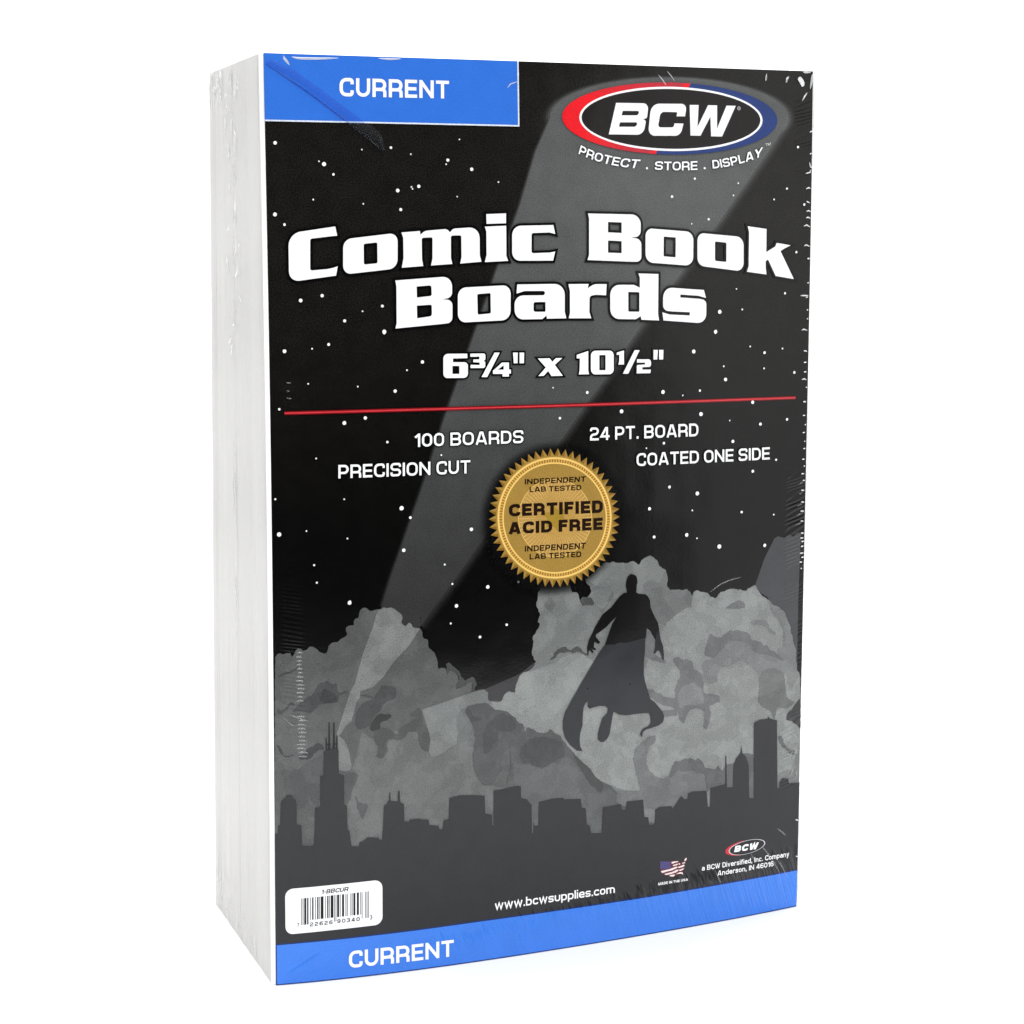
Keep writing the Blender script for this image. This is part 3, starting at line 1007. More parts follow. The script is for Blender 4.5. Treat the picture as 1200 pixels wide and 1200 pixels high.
tone((104, 111, 109), None, 6,
     "155.81,75.52 155.35,77.75 157.83,79.68 161.20,79.71 164.66,77.88 165.25,74.51 165.70,70.05 167.47,68.37 169.21,67.99 166.66,65.88 162.34,66.75 161.57,62.79 159.79,66.30 158.09,66.68 156.37,67.97 155.16,69.75")
tone((132, 139, 137), None, 7,
     "141.24,81.51 144.50,81.74 147.77,83.22 149.41,83.43 151.10,81.45 154.48,78.93 155.39,75.56 155.05,70.85 147.16,69.16 140.10,74.97 140.45,79.61")
# lower shadow banks
tone((82, 86, 88), None, 8,
     "76.00,68.39 76.73,69.01 78.55,68.31 79.65,67.68 80.75,67.40 82.22,67.42 82.95,67.69 83.32,68.42 84.06,68.10 84.43,67.55 86.65,66.11 87.76,64.42 89.25,62.52 90.38,61.36 91.88,59.45 94.51,56.71 96.77,54.70 97.53,53.21 98.30,52.07 100.58,50.39 103.65,48.62 105.19,47.02 105.58,45.20 105.78,43.04 114.54,38.74 95.31,39.37 76.72,41.62 71.63,52.61 70.56,63.08 72.37,67.37",
     "76.00,70.11 79.65,67.68 82.22,67.07 84.06,66.89 82.23,44.45 76.72,46.49 69.10,51.50 69.82,54.19 72.36,61.51 75.63,66.01")
tone((92, 97, 98), None, 9,
     "71.64,59.52 76.72,58.29 78.55,57.40 81.49,56.39 84.06,57.85 86.66,57.57 87.40,58.89 89.26,59.38 91.13,57.78 93.01,55.82 94.89,52.80 96.79,49.77 99.84,46.94 100.98,47.52 103.65,47.91 105.39,45.58 105.78,43.04 102.96,31.30 76.72,34.64 72.35,50.80")
tone((70, 73, 74), None, 10,
     "90.75,60.97 91.88,59.45 94.51,56.71 96.77,54.70 98.30,52.07 100.58,50.39 101.16,48.91 100.60,47.21 99.84,46.94 98.69,48.49 96.79,49.77 94.89,52.80 93.01,55.82 91.50,58.79",
     "76.72,65.90 78.92,66.37 82.59,66.00 87.39,64.11 88.89,60.47 86.65,58.97 83.70,57.89 81.49,56.74 78.92,57.36 76.72,58.98 74.90,58.49 73.45,61.40 74.54,64.05")
tone((108, 112, 116), None, 9,
     "113.52,45.73 113.31,47.83 112.11,52.24 111.31,55.89 111.68,58.69 112.45,60.02 114.38,61.23 116.32,62.44 118.66,62.90 118.87,61.10 116.35,58.88 115.78,56.81 115.60,54.69 116.79,51.70 118.76,50.04 120.35,49.13 122.33,48.71 130.30,49.73 134.42,43.07 130.43,38.50 122.03,38.86 114.53,40.53 106.75,42.39 105.59,43.78 105.76,46.95 107.88,46.70",
     "122.33,48.89 124.69,50.76 127.08,51.20 130.28,51.00 135.15,49.50 136.41,46.45 136.87,42.76 130.37,43.22 124.80,39.59 118.45,40.58 114.48,47.69")
tone((92, 96, 99), None, 10,
     "123.51,49.47 124.68,52.20 125.46,53.91 126.66,53.41 128.24,54.12 131.46,54.21 132.68,53.24 133.88,53.93 135.11,52.77 136.15,50.65 138.40,49.84 140.04,49.82 140.93,50.69 142.52,48.78 143.73,50.63 146.63,50.64 150.33,53.49 154.13,52.65 154.42,37.87 152.51,38.13 144.27,42.53 138.49,43.28 137.07,42.73 136.62,45.69 135.97,48.68 132.72,49.44 131.10,50.54 129.09,50.06 126.68,50.89 124.32,48.65")
# the sky seen past the cloud at the right edge
tone((58, 60, 62), None, 11, "171.13,69.07 170.08,67.89 169.23,67.06 167.97,65.36 166.27,64.45 165.77,63.40 166.32,62.22 168.51,61.41 170.51,59.68 171.63,58.61")
tone((95, 100, 102), None, 11, "162.98,57.45 164.28,57.29 165.20,54.96 166.76,52.90 169.18,51.85 169.66,50.30 167.45,51.33 165.23,53.47 163.46,55.17")
print_clouds()
pr.build("cloud", card)

# --- skyline
pr = Print()
sky_line = (P("-0.17,44.98 0.81,45.06 0.99,47.39 1.54,47.51 1.78,53.67 2.18,54.64 3.23,55.46 3.49,55.97 4.96,55.86 5.18,55.41 6.09,54.34 6.34,52.99 6.30,47.31 7.67,46.87 7.79,41.33 8.02,40.80 9.26,40.60 10.08,40.54 11.24,40.71 11.43,44.72 11.64,51.74 12.80,51.71 13.13,52.28 13.19,60.97 14.12,61.06 14.23,67.88 15.06,68.48 15.89,68.59 16.71,68.69 17.54,68.79 18.53,68.21 18.59,61.19 20.14,60.57 20.09,52.02 20.92,51.61 21.04,44.71 21.60,43.98 22.18,39.44 24.19,39.10 24.54,40.32 25.55,40.56 26.90,41.54 28.75,41.36 29.77,41.06 30.01,41.64 30.27,40.77 31.28,40.33 31.47,43.19 31.85,50.60 32.70,51.02 33.04,51.83 35.77,51.40 36.46,51.67 37.14,50.75 37.82,50.51 37.97,45.24 39.44,44.92")
            + P("39.58,45.58 42.61,45.55 43.30,45.20 45.31,44.99 45.44,43.44 48.33,42.78 48.57,41.90 49.55,41.62 49.91,44.32 51.48,44.49 51.68,50.80 54.84,51.25 57.67,51.02 62.64,50.31 62.80,44.96 64.95,44.30 65.01,41.08 65.41,41.03 65.50,51.55 67.66,51.66 72.90,52.30 74.09,51.99 74.16,48.45 75.99,47.79 77.52,45.87 77.67,37.31 78.00,37.27 78.19,41.27 78.41,39.49 79.66,39.34 79.84,46.48")
            + P("84.08,47.10 87.79,46.88 88.16,46.38 93.60,45.92 93.98,43.13 95.11,42.78")
            + P("95.22,42.74 95.62,37.74 96.56,37.26 97.04,34.86 100.50,34.42 100.86,42.35 107.02,42.69 107.43,40.81 108.63,40.66 109.01,43.26 114.63,43.08 115.08,37.63 116.45,37.31 116.71,34.90 118.74,34.64 118.87,39.59 120.33,40.15 124.43,39.85 124.93,39.04 126.88,41.55 127.85,42.69 128.94,41.51 130.03,41.37 130.17,43.14 131.83,43.53 136.86,43.12 137.35,37.95 138.19,37.84 138.28,43.84 143.62,44.43 143.49,53.33 143.82,53.44 144.24,43.30 146.38,43.02 146.52,49.95 147.35,52.11 149.03,53.79 149.25,56.41 149.63,53.72 151.22,52.01 152.14,49.25 152.51,38.72 154.09,38.50 153.80,62.81 155.78,63.56 158.84,63.59 159.08,64.32 159.71,63.49 162.37,62.64 163.06,40.56 163.78,40.46 163.82,42.38 165.05,43.51 167.13,43.07 167.53,41.40 170.79,41.18")
            )
base = [(W, 14), (0.0, 14)]
low = P("-0.02,12.12 18.99,12.14 39.35,12.19 60.41,12.33 87.86,12.21 116.72,12.05 137.91,12.14 170.71,12.19")
pr.fill([[q[:2] for q in sky_line] + [(W, sky_line[-1][1])] + [(W, low[-1][1])] + [q[:2] for q in low[::-1]] + [(0.0, low[0][1]), (0.0, sky_line[0][1])]], SKYLINE, L_SKYLINE + 0)
mast = ["15.75,76.58 15.98,76.56 16.22,68.39 15.52,68.45", "17.13,76.31 17.43,76.29 17.54,68.62 16.85,68.51", "14.85,72.16 15.12,72.14 15.26,68.30 14.83,68.34",
        "17.97,72.26 18.23,72.24 18.24,68.24 17.81,68.44", "14.94,70.22 16.33,70.12 16.33,69.78 14.94,69.89", "16.86,70.08 18.12,70.18 18.11,69.85 16.85,69.74"]
pr.fill([[q[:2] for q in P(m)] for m in mast], ink(20, 20, 22, "mast_ink"), L_SKYLINE + 1)
pr.fill([[q[:2] for q in P(m)] for m in ("36.06,54.51 36.54,54.47 36.73,51.13 35.98,51.27", "33.47,54.33 33.74,54.30 33.86,51.48 33.32,51.54")], SKYLINE, L_SKYLINE + 1)
pr.build("skyline", card)

# --- caped figure
pr = Print()
CAPE = ink(40, 42, 46, "cape_ink", grain=0.06)
F = "caped figure, traced from the print"
pr.fill([[q[:2] for q in P("101.48,92.64 104.60,92.37 106.31,92.91 108.61,92.55 112.64,93.26 115.07,93.53 114.92,89.64 114.54,85.45 114.56,82.28 115.04,79.85 115.75,77.66 116.82,74.37 118.59,72.97 119.89,71.40 121.09,69.94 121.69,68.28 121.29,66.72 119.82,65.80 117.47,65.31 115.43,64.99 114.38,64.25 114.10,62.90 113.75,62.94 113.39,63.82 113.74,64.75 114.84,65.53 116.30,66.02 116.99,66.90 116.98,68.50 116.44,70.00 114.52,70.19 111.61,70.23 108.72,70.15 106.41,70.55 105.26,71.14 104.40,71.64 104.01,70.10 103.56,67.51 103.12,64.92 102.32,63.52 101.18,62.69 100.16,62.70 99.19,63.65 99.18,65.33 99.57,66.87 100.14,68.65 100.59,70.03 101.55,70.77 102.29,71.59 102.51,72.89 101.54,73.72 99.55,73.91 97.57,73.64 96.43,73.33 95.70,74.08 95.92,75.74 94.91,75.10 94.35,73.69 94.13,71.10 94.08,68.48 93.36,66.20 93.14,64.12 93.37,62.00 94.10,60.61 92.25,60.91 90.00,62.88 88.32,65.41 87.65,68.09 87.64,70.70 88.42,73.23 90.54,76.67 93.33,81.10 96.80,86.26 99.50,90.19")]], CAPE, L_SKYLINE + 2)
pr.fill([[q[:2] for q in P("108.41,111.13 108.98,112.76 109.66,113.23 110.24,113.45 111.67,112.88 112.08,112.17 112.26,110.85 111.98,109.83 111.87,107.64 112.85,107.15 114.87,106.94 115.86,106.14 116.51,104.88 116.75,102.55 118.11,99.81 119.29,97.71 119.71,95.56 118.45,92.50 116.68,95.55 115.51,96.44 115.18,93.52 112.64,93.15 108.61,92.45 106.31,92.80 104.61,92.27 101.48,92.53 103.73,98.45 105.26,100.83 104.29,100.08 101.74,97.83 100.05,96.77 98.47,95.96 98.36,95.14 99.04,94.40 99.83,93.45 99.61,93.05 98.93,93.11 98.02,93.81 97.80,93.21 97.74,92.07 98.59,91.42 98.37,91.18 97.35,91.37 96.90,91.98 97.58,90.62 97.35,90.22 96.56,91.13 96.11,91.27 95.95,89.62 95.72,89.64 95.61,91.05 95.55,92.36 96.22,94.64 97.23,96.38 98.07,98.13 98.91,99.36 100.60,101.82 103.43,103.69 105.24,105.74 106.26,106.86 107.68,107.80 108.66,107.88 108.65,108.77 108.36,109.83")]], BLACK, L_SKYLINE + 3)
pr.fill([[q[:2] for q in P("119.71,95.67 119.96,93.95 120.32,92.34 121.10,90.42 121.42,87.74 121.37,85.99 120.84,86.36 120.36,88.10 119.76,89.10 119.06,89.17 118.48,88.37 117.78,88.33 118.35,90.39 118.45,92.50 117.74,93.72")]], CAPE, L_SKYLINE + 3)
pr.fill([disc(q[0], q[1], 0.27, 8) for q in P("95.74,79.62 109.82,79.60")], BLACK, L_SKYLINE + 4)
pr.build("caped_figure", card)

# --- blue bands with their white and navy hairlines
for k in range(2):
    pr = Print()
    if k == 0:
        e = P("-0.22,246.32 23.63,246.31 48.63,246.26 74.45,246.22 74.76,264.51")
        poly = [(0, H)] + [(0, e[0][1])] + [q[:2] for q in e[1:4]] + [(e[3][0], H)]
        pr.fill([poly], BLUE, L_LINE - 3)
        pr.stroke([[(0, e[0][1]), e[1][:2], e[2][:2], e[3][:2], (e[3][0], H)]], 0.42, ink(225, 232, 245, "white_rule"), L_LINE - 1)
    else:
        pr.fill([[(0, 0.35)] + [(0, low[0][1])] + [q[:2] for q in low[1:-1]] + [(W, low[-1][1]), (W, .35)]], ink(62, 127, 229, "blue_ink_brighter_lit", grain=0.05), L_LINE - 3)  # same blue as the top band; stronger light at the base put into colour
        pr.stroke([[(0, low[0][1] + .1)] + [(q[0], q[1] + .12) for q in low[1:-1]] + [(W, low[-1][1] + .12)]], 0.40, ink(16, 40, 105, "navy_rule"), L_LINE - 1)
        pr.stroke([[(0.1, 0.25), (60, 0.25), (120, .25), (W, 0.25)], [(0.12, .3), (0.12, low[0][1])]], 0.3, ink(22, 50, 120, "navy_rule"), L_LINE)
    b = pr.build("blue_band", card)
    b['label'] = ('blue band across the top left corner' if k == 0 else 'blue band along the bottom edge')
pr = Print()
lettering(pr, "CURRENT", P("21.25,253.31 53.34,253.44 53.42,258.38 21.36,258.41"), WHITE, L_TEXT, t=.185, gap=.13)
pr.build("band_lettering", card)
pr = Print()
lettering(pr, "CURRENT", P("21.12,3.20 52.83,2.87 52.85,7.86 21.16,8.27"), WHITE, L_TEXT, t=.185, gap=.13)
pr.build("band_lettering", card)

# --- stars
pr = Print()
STARS = []
for s in ("2.72,240.27,0.55 16.46,234.63,0.64 15.02,235.39,0.24 19.10,231.83,0.40 13.19,224.89,0.24 27.43,238.77,0.24 35.90,239.44,0.41 41.73,237.70,0.25 37.70,227.50,0.57 41.75,228.56,0.25 42.07,228.01,0.25 43.94,228.74,0.53 27.57,223.71,0.24 52.72,236.17,0.50 52.19,235.05,0.25 59.89,233.69,0.54 56.32,242.06,0.25 68.00,230.15,0.25 55.39,225.94,0.21",
          "131.00,231.74,0.40 123.40,226.38,0.45 145.77,230.53,0.27 144.14,226.86,0.27 166.36,241.63,0.42 162.65,229.05,0.37 158.22,225.75,0.28 168.84,224.26,0.42",
          "2.28,220.72,0.60 4.89,217.94,0.40 13.18,224.82,0.24 27.56,223.76,0.24 38.50,222.19,0.49 9.08,196.94,0.58 15.25,198.22,0.51 32.67,195.11,0.45 26.85,193.69,0.24 21.61,191.11,0.48 33.14,187.87,0.63",
          "123.35,226.32,0.38 130.00,218.32,0.23 135.72,219.70,0.39 158.14,225.75,0.24 166.31,209.75,0.40 145.41,198.73,0.25 162.49,197.20,0.40 139.71,191.86,0.67 147.50,192.47,0.32 138.35,185.89,0.63",
          "33.10,187.54,0.46 16.90,184.56,0.45 12.12,183.44,0.26 4.27,182.88,0.58 44.34,179.04,0.53 39.69,176.81,0.27 10.86,173.64,0.26 25.16,172.52,0.26 36.11,170.94,0.53 2.53,166.71,0.38 21.12,162.32,0.59 27.24,163.55,0.53 33.65,156.46,0.40 12.84,152.53,0.26 49.75,152.11,0.27",
          "130.89,180.07,0.66 150.42,181.12,0.30 155.52,179.11,0.49 161.90,180.22,0.30 141.27,175.31,0.30 155.43,174.29,0.30 166.32,172.71,0.46 141.95,171.26,0.60 84.57,170.53,0.24 95.53,168.79,0.49 120.55,168.14,0.65 133.09,168.15,0.41 127.26,166.89,0.26 106.76,162.80,0.64 133.54,161.00,0.67 151.56,163.97,0.57 143.53,158.66,0.26 154.42,157.11,0.53 163.98,158.20,0.46 86.72,161.48,0.42 120.94,152.65,0.44 115.04,151.39,0.25 144.73,152.17,0.56 160.27,145.73,0.38 151.98,142.60,0.46 138.26,185.55,0.37",
          "20.80,140.62,0.25 37.67,137.27,0.69 40.26,134.43,0.44 2.00,131.40,0.67 9.80,132.03,0.24 21.61,129.34,0.25 58.76,130.04,0.58 38.20,125.08,0.57 11.90,122.17,0.31 50.53,120.20,0.32 12.64,117.12,0.31 52.83,114.36,0.32 63.76,112.76,0.58 73.40,113.63,0.39 22.19,111.11,0.37 1.04,141.43,0.30",
          "151.94,142.58,0.51 122.91,139.24,0.50 132.49,136.75,0.67 116.18,132.95,0.55 130.82,131.64,0.28 148.17,130.09,0.46 159.76,128.57,0.29 128.94,124.19,0.62 132.51,122.91,0.28 117.78,124.27,0.50 140.37,119.85,0.74 156.66,119.11,0.58",
          "54.05,107.81,0.58 52.28,102.77,0.31 69.63,101.12,0.42 61.28,98.09,0.45", "22.08,110.77,0.60"):
    STARS += P(s)
pr.fill([disc(q[0], q[1], q[2] * .92, 14) for q in STARS], WHITE, L_LINE)
st = pr.build("star_field", card)
st['kind'] = 'stuff'

# --- title lettering
OUT = ink(9, 8, 8, "outline_ink")


def traced(pr, outers, holes, wd, layer):
    os_ = [round_poly(P(s)) for s in outers]
    hs = [round_poly(P(s)) for s in holes]
    q = []
    for p in os_ + hs:
        q += ribbon(p, wd, True)
    pr.fill(q, OUT, layer)
    pr.fill(os_, WHITE, layer + 2, hs)


pr = Print()
traced(pr, [
    "19.32,217.44 19.86,214.86 18.78,214.79 12.09,214.04,0.58 11.93,205.22,0.58 16.82,205.60 18.63,205.97 19.85,206.38 19.34,203.78 5.90,202.05,3.03 5.92,215.49,3.49",
    "21.55,213.87,2.42 37.44,215.68,2.46 37.29,205.67,2.63 21.38,204.05,2.42",
    "38.58,215.77 44.08,216.19 44.20,215.10 45.44,216.22,0.83 52.09,216.77,0.83 53.07,215.81 53.98,216.87,0.67 62.03,217.33,3.19 62.00,209.38 62.50,207.43 56.02,206.94 56.45,208.75 56.46,214.97,0.50 53.30,214.90,0.60 53.25,208.45 53.67,206.83 47.24,206.44 47.71,208.47 47.79,214.42,0.50 44.56,214.27,0.59 44.55,208.32 44.89,206.30 38.53,205.85 39.08,208.51 39.10,214.27",
    "64.15,220.99 70.21,221.24 70.14,218.41 64.19,218.24",
    "63.66,217.43 70.20,217.69 70.18,209.02 70.73,207.61 63.54,207.32 64.09,209.37 64.09,216.03",
    "84.93,217.91 85.48,215.34 83.76,215.77 78.05,215.61,0.61 78.00,209.80,0.62 83.72,209.95 85.45,210.27 84.78,207.63 71.96,207.64,2.55 72.06,217.66,2.71",
    "95.98,221.29 113.13,221.02,3.36 112.97,214.59,1.95 109.69,214.23 113.23,213.85,2.13 113.23,207.14,3.20 110.05,207.16 95.72,207.74 96.24,209.23 96.30,219.84",
    "114.62,217.04,2.31 130.58,215.93,2.53 130.51,205.78,2.72 114.62,206.96,2.49",
    "131.93,215.69,2.35 147.72,214.39,2.58 147.79,203.98,2.59 131.98,205.87,2.36",
    "149.11,217.64 155.64,216.82 155.66,209.82 158.71,211.44 159.29,212.57 164.24,211.87 161.73,210.73 160.65,210.08 165.52,201.53 159.05,202.53 156.29,207.57 155.50,207.06 155.53,204.81 155.83,203.01 148.94,203.90 149.56,205.55 149.60,215.86",
    "36.57,202.28 53.53,203.36,3.01 53.45,197.27,2.17 50.39,196.85 53.55,196.52,2.01 53.47,190.12,3.18 50.38,189.78 36.44,188.71 36.80,190.22 36.87,200.51",
    "55.24,200.04,2.51 71.44,200.66,2.55 71.28,190.58,2.73 55.13,190.06,2.52",
    "73.49,200.81 88.42,200.86,3.30 88.37,192.69 88.87,190.79 82.73,190.79 82.59,191.72 81.25,190.68 72.59,190.69,2.73 72.57,197.60,2.73 81.66,197.62 82.31,198.21,0.41 81.77,198.84 75.77,198.91 73.22,198.18",
    "89.61,200.75 96.06,200.75 95.76,199.42 97.63,200.67,1.23 101.87,200.63 101.67,197.35 98.54,197.55 96.34,197.25,0.88 96.25,192.57 96.87,190.66 89.63,190.78 90.04,192.33 90.07,198.65",
    "112.29,203.68 118.88,203.46 118.79,191.54 119.14,189.64 113.27,189.94 113.05,191.03 111.35,190.14 103.03,190.35,3.00 103.05,200.41,2.99 110.79,200.33 112.74,199.47 112.74,202.44",
    "134.22,198.55 134.94,196.15 132.30,196.83 126.25,197.28 126.21,196.40 132.50,195.91 135.06,195.46,2.93 135.11,188.43,3.12 120.62,189.61 120.23,192.03 122.71,191.34 129.43,190.96 129.50,191.92 123.67,192.25 120.46,192.60,3.06 120.52,199.52,3.06",
], [
    "27.46,212.60,0.49 31.45,213.00,0.49 31.42,207.14,0.49 27.43,206.81,0.49",
    "102.38,218.86 106.80,218.70 106.79,215.60 102.36,215.80", "102.35,213.44 106.78,213.20 106.78,209.69 102.34,209.87",
    "120.64,214.58,0.29 124.67,214.28,0.29 124.61,208.36,0.29 120.58,208.72,0.29",
    "137.89,213.07,0.44 141.82,212.72,0.44 141.83,206.87,0.44 137.93,207.27,0.44",
    "42.84,200.52 47.27,200.83,0.66 47.33,197.82,0.50 42.90,197.39", "42.84,195.10 47.30,195.33,0.50 47.33,192.06,0.67 42.89,191.51",
    "61.11,198.16,0.40 65.19,198.44,0.41 65.24,192.55,0.51 61.19,192.28,0.51",
    "78.53,195.65,0.62 82.29,195.66,0.28 82.27,192.78,0.28 78.51,192.84,0.62",
    "108.92,198.27,0.28 112.59,198.13,0.29 112.59,192.32,0.29 108.92,192.44,0.28",
], 1.45, L_TEXT)
pr.build("title_lettering", card)

pr = Print()
traced(pr, [
    "50.63,181.22,1.41 57.85,181.13 57.91,179.83 53.52,179.84 53.51,178.77 58.06,178.66,1.11 58.02,174.14,1.27 50.56,174.28,1.26",
    "58.83,181.10 63.47,181.06,0.70 63.39,179.15,0.38 62.80,178.95 63.39,178.69,0.32 63.37,176.84,0.70 58.86,176.95 58.87,177.88 61.64,177.75 61.65,178.49 59.69,178.62 59.70,179.39 61.56,179.41 61.57,180.21 58.82,180.18",
    "66.27,181.25 67.86,181.21 63.91,174.20 62.17,174.25",
    "68.56,178.32 70.72,178.27 70.70,176.28 71.30,176.18 71.29,175.03 70.69,175.04 70.69,174.18 68.70,174.23 68.70,175.00 65.73,175.08 65.74,176.01",
    "72.00,181.12 73.46,181.09 73.38,177.99 72.21,178.01", "74.06,181.07 75.46,181.04 75.38,177.94 74.04,177.97",
    "79.75,179.23 83.46,179.21 84.40,178.18 85.49,179.22 87.53,179.17 85.14,177.23 87.68,173.96 84.04,173.97 83.04,175.47 81.58,174.10 79.89,174.08 82.26,176.52",
    "92.15,179.97 95.86,181.05 95.85,175.38 96.09,174.17 92.82,174.20 93.06,175.45 93.17,178.91 92.15,178.93",
    "96.72,181.09,1.49 104.15,181.01,1.50 104.15,173.95,1.50 96.71,174.09,1.49",
    "105.13,180.36 107.51,180.94 107.51,176.75 105.66,176.79 105.94,177.64 106.00,179.70 105.13,179.66",
    "111.03,180.95 112.69,180.91 108.92,173.97 107.16,174.02",
    "111.81,178.19 116.49,178.11,0.95 116.43,175.84,0.61 113.59,175.79 113.59,175.06 116.43,175.01 116.26,173.93 111.75,173.99 111.75,176.48,0.40 114.47,176.60 114.47,177.17 111.82,177.18",
    "117.30,180.87 118.73,180.83 118.56,177.96 117.31,177.99", "119.16,180.82 120.63,180.79 120.53,177.91 119.21,177.94",
], [
    "53.34,177.70,0.16 55.45,177.65,0.16 55.42,175.35,0.16 53.31,175.40,0.16", "67.22,176.28 69.05,177.47 69.04,176.23",
    "99.46,179.76,0.13 101.47,179.72,0.13 101.47,175.23,0.13 99.45,175.28,0.13",
], 1.0, L_TEXT)
pr.build("size_lettering", card)

# --- red rule
pr = Print()
rl = [q[:2] for q in P("3.99,165.56 22.78,165.51 40.37,165.46 61.04,165.35 82.38,165.20 104.43,165.09 127.27,165.01 147.96,164.92 166.90,164.83")]
pr.stroke([rl], 1.05, ink(120, 14, 22, "dark_red_ink"), L_LINE)
pr.stroke([rl], 0.45, ink(205, 60, 66, "red_ink"), L_LINE + 2)
pr.build("red_rule", card)

# --- feature lines
for txt, q, t in (("100 BOARDS", "41.69,154.75 75.08,154.63 75.09,158.39 41.73,158.58", .165),
                  ("PRECISION CUT", "19.17,146.62 58.53,146.46 58.56,150.30 19.21,150.44", .165),
                  ("24 PT. BOARD", "96.41,154.46 132.66,154.31 132.63,158.22 96.41,158.34", .165),
                  ("COATED ONE SIDE", "111.77,146.12 157.94,145.99 157.87,149.78 111.75,149.98", .165)):
    pr = Print()
    lettering(pr, txt, P(q), WHITE, L_TEXT, t=t, gap=.13, halo=OUT, halo_w=.07)
    pr.build("feature_lettering", card)

# --- maker's emblem, large and small
RED = ink(232, 24, 36, "red_ink")
RED2 = ink(190, 44, 58, "red_ink")
NAVY = ink(36, 58, 118, "navy_ink")
LOGO_BLACK = ink(24, 20, 19, "logo_black")


def split_ellipse(pr, p4, split, layer, m_left, m_right):
    """ellipse cut by a line; left part in one ink, right part in the other"""
    e = ellipse(p4, 1.0, 120)
    L_, R_, T_, B_ = [np.array(q[:2]) for q in p4]
    M2 = np.stack([(R_ - L_) / 2, (T_ - B_) / 2], 1)

    def onto(q):
        w = np.linalg.solve(M2, np.array(q[:2]) - (L_ + R_) / 2)
        return (L_ + R_) / 2 + M2 @ (w / np.linalg.norm(w))
    a, b = [onto(q) for q in split]
    d = b - a

    def side(q):
        return d[0] * (q[1] - a[1]) - d[1] * (q[0] - a[0])
    sgn = 1 if side(np.array(p4[0][:2])) > 0 else -1
    left = [q for q in e if sgn * side(np.array(q)) >= 0]
    right = [q for q in e if sgn * side(np.array(q)) < 0]

    c0 = np.mean(np.array(p4)[:, :2], 0)
    left += [tuple(q) for q in (a, b)]
    left.sort(key=lambda q: math.atan2(*(np.array(q) - c0 - (np.array(p4[0][:2]) - c0) * .3)[::-1]))
    pr.fill([e], m_right, layer)
    pr.fill([left], m_left, layer + 1)


pr = Print()
outer4 = P("88.03,249.07 159.11,249.47 122.76,259.62 122.69,238.56")
inner4 = P("93.44,248.99 153.96,249.36 123.12,258.39 123.06,239.59")
split_ellipse(pr, outer4, P("129.88,260.16 117.68,238.19"), L_LINE, RED, NAVY)
for a_, b_ in ((140, 84), (222, 258)):
    for k in range(7):
        c_ = [232 - 44 * (k + 1) / 7, 24 + 22 * (k + 1) / 7, 36 + 26 * (k + 1) / 7]
        t0, t1 = math.radians(a_ + (b_ - a_) * k / 7), math.radians(a_ + (b_ - a_) * (k + 1) / 7)
        pr.fill([ellipse(outer4, 1.0, 12, t0, t1) + ellipse(outer4, .85, 12, t1, t0)], ink(*c_, "red_ink"), L_LINE + 2)
pr.fill([ellipse(inner4)], WHITE, L_LINE + 3)
pr.fill([[q for q in ellipse(P("94.12,248.98 153.22,249.37 123.12,257.74 123.06,240.22"))]], LOGO_BLACK, L_LINE + 4)
_b = ["105.20,253.44 115.76,253.57,1.84 115.18,249.10,0.77 113.78,248.96 114.88,248.52,0.77 114.02,244.36,2.31 102.79,244.30",
      "116.60,253.48,2.61 128.36,253.70,1.87 127.75,250.04 124.91,249.98 125.18,251.21,0.37 119.66,251.17,1.24 118.75,246.62,0.93 123.91,246.72,0.62 124.24,247.90 127.21,247.90 126.22,244.29,2.49 115.48,244.12,2.31",
      "129.29,253.40 132.28,253.47 131.87,246.97 135.45,253.49 138.46,253.50 138.46,246.65 141.65,253.49 144.76,253.50 140.15,244.33 136.46,244.32 136.21,250.13 132.88,244.43 129.54,244.43"]
_h = ["107.33,251.19 112.76,251.28,0.67 112.26,250.00,0.55 106.93,249.88", "106.43,247.85 112.15,247.97,0.61 111.59,246.66,0.61 106.04,246.55"]
pr.fill([round_poly(P(s)) for s in _b], WHITE, L_LINE + 6, [round_poly(P(s)) for s in _h])
_q = P("145.87,252.79")[0]
pr.stroke([disc(_q[0], _q[1], .48, 14)], .18, ink(190, 190, 190, "grey_ink"), L_LINE + 6, True)
pr.fill([disc(_q[0], _q[1], .2, 8)], ink(170, 170, 170, "grey_ink"), L_LINE + 6)
pr.build("maker_emblem", card)

pr = Print()
for wd, q in (("PROTECT", "93.04,238.57 101.71,235.81 112.12,234.51 93.85,241.04 102.52,238.24 113.11,237.11"),
              ("STORE", "117.67,234.26 124.82,234.11 131.87,234.31 117.84,236.71 124.89,236.69 131.87,236.98"),
              ("DISPLAY", "137.05,234.78 145.44,236.13 153.63,238.62 136.81,237.26 144.75,238.64 154.23,241.46")):
    lettering(pr, wd, P(q), WHITE, L_TEXT, t=.175, gap=.11, halo=OUT, halo_w=.05)
pr.fill([disc(q[0], q[1], .34, 10) for q in P("115.12,234.64 134.29,234.87")], WHITE, L_TEXT)
lettering(pr, "TM", P("155.16,241.68 156.63,242.00 156.83,242.90 154.98,242.45"), ink(215, 215, 215, "grey_ink"), L_TEXT, t=.16)
pr.build("slogan_lettering", card)

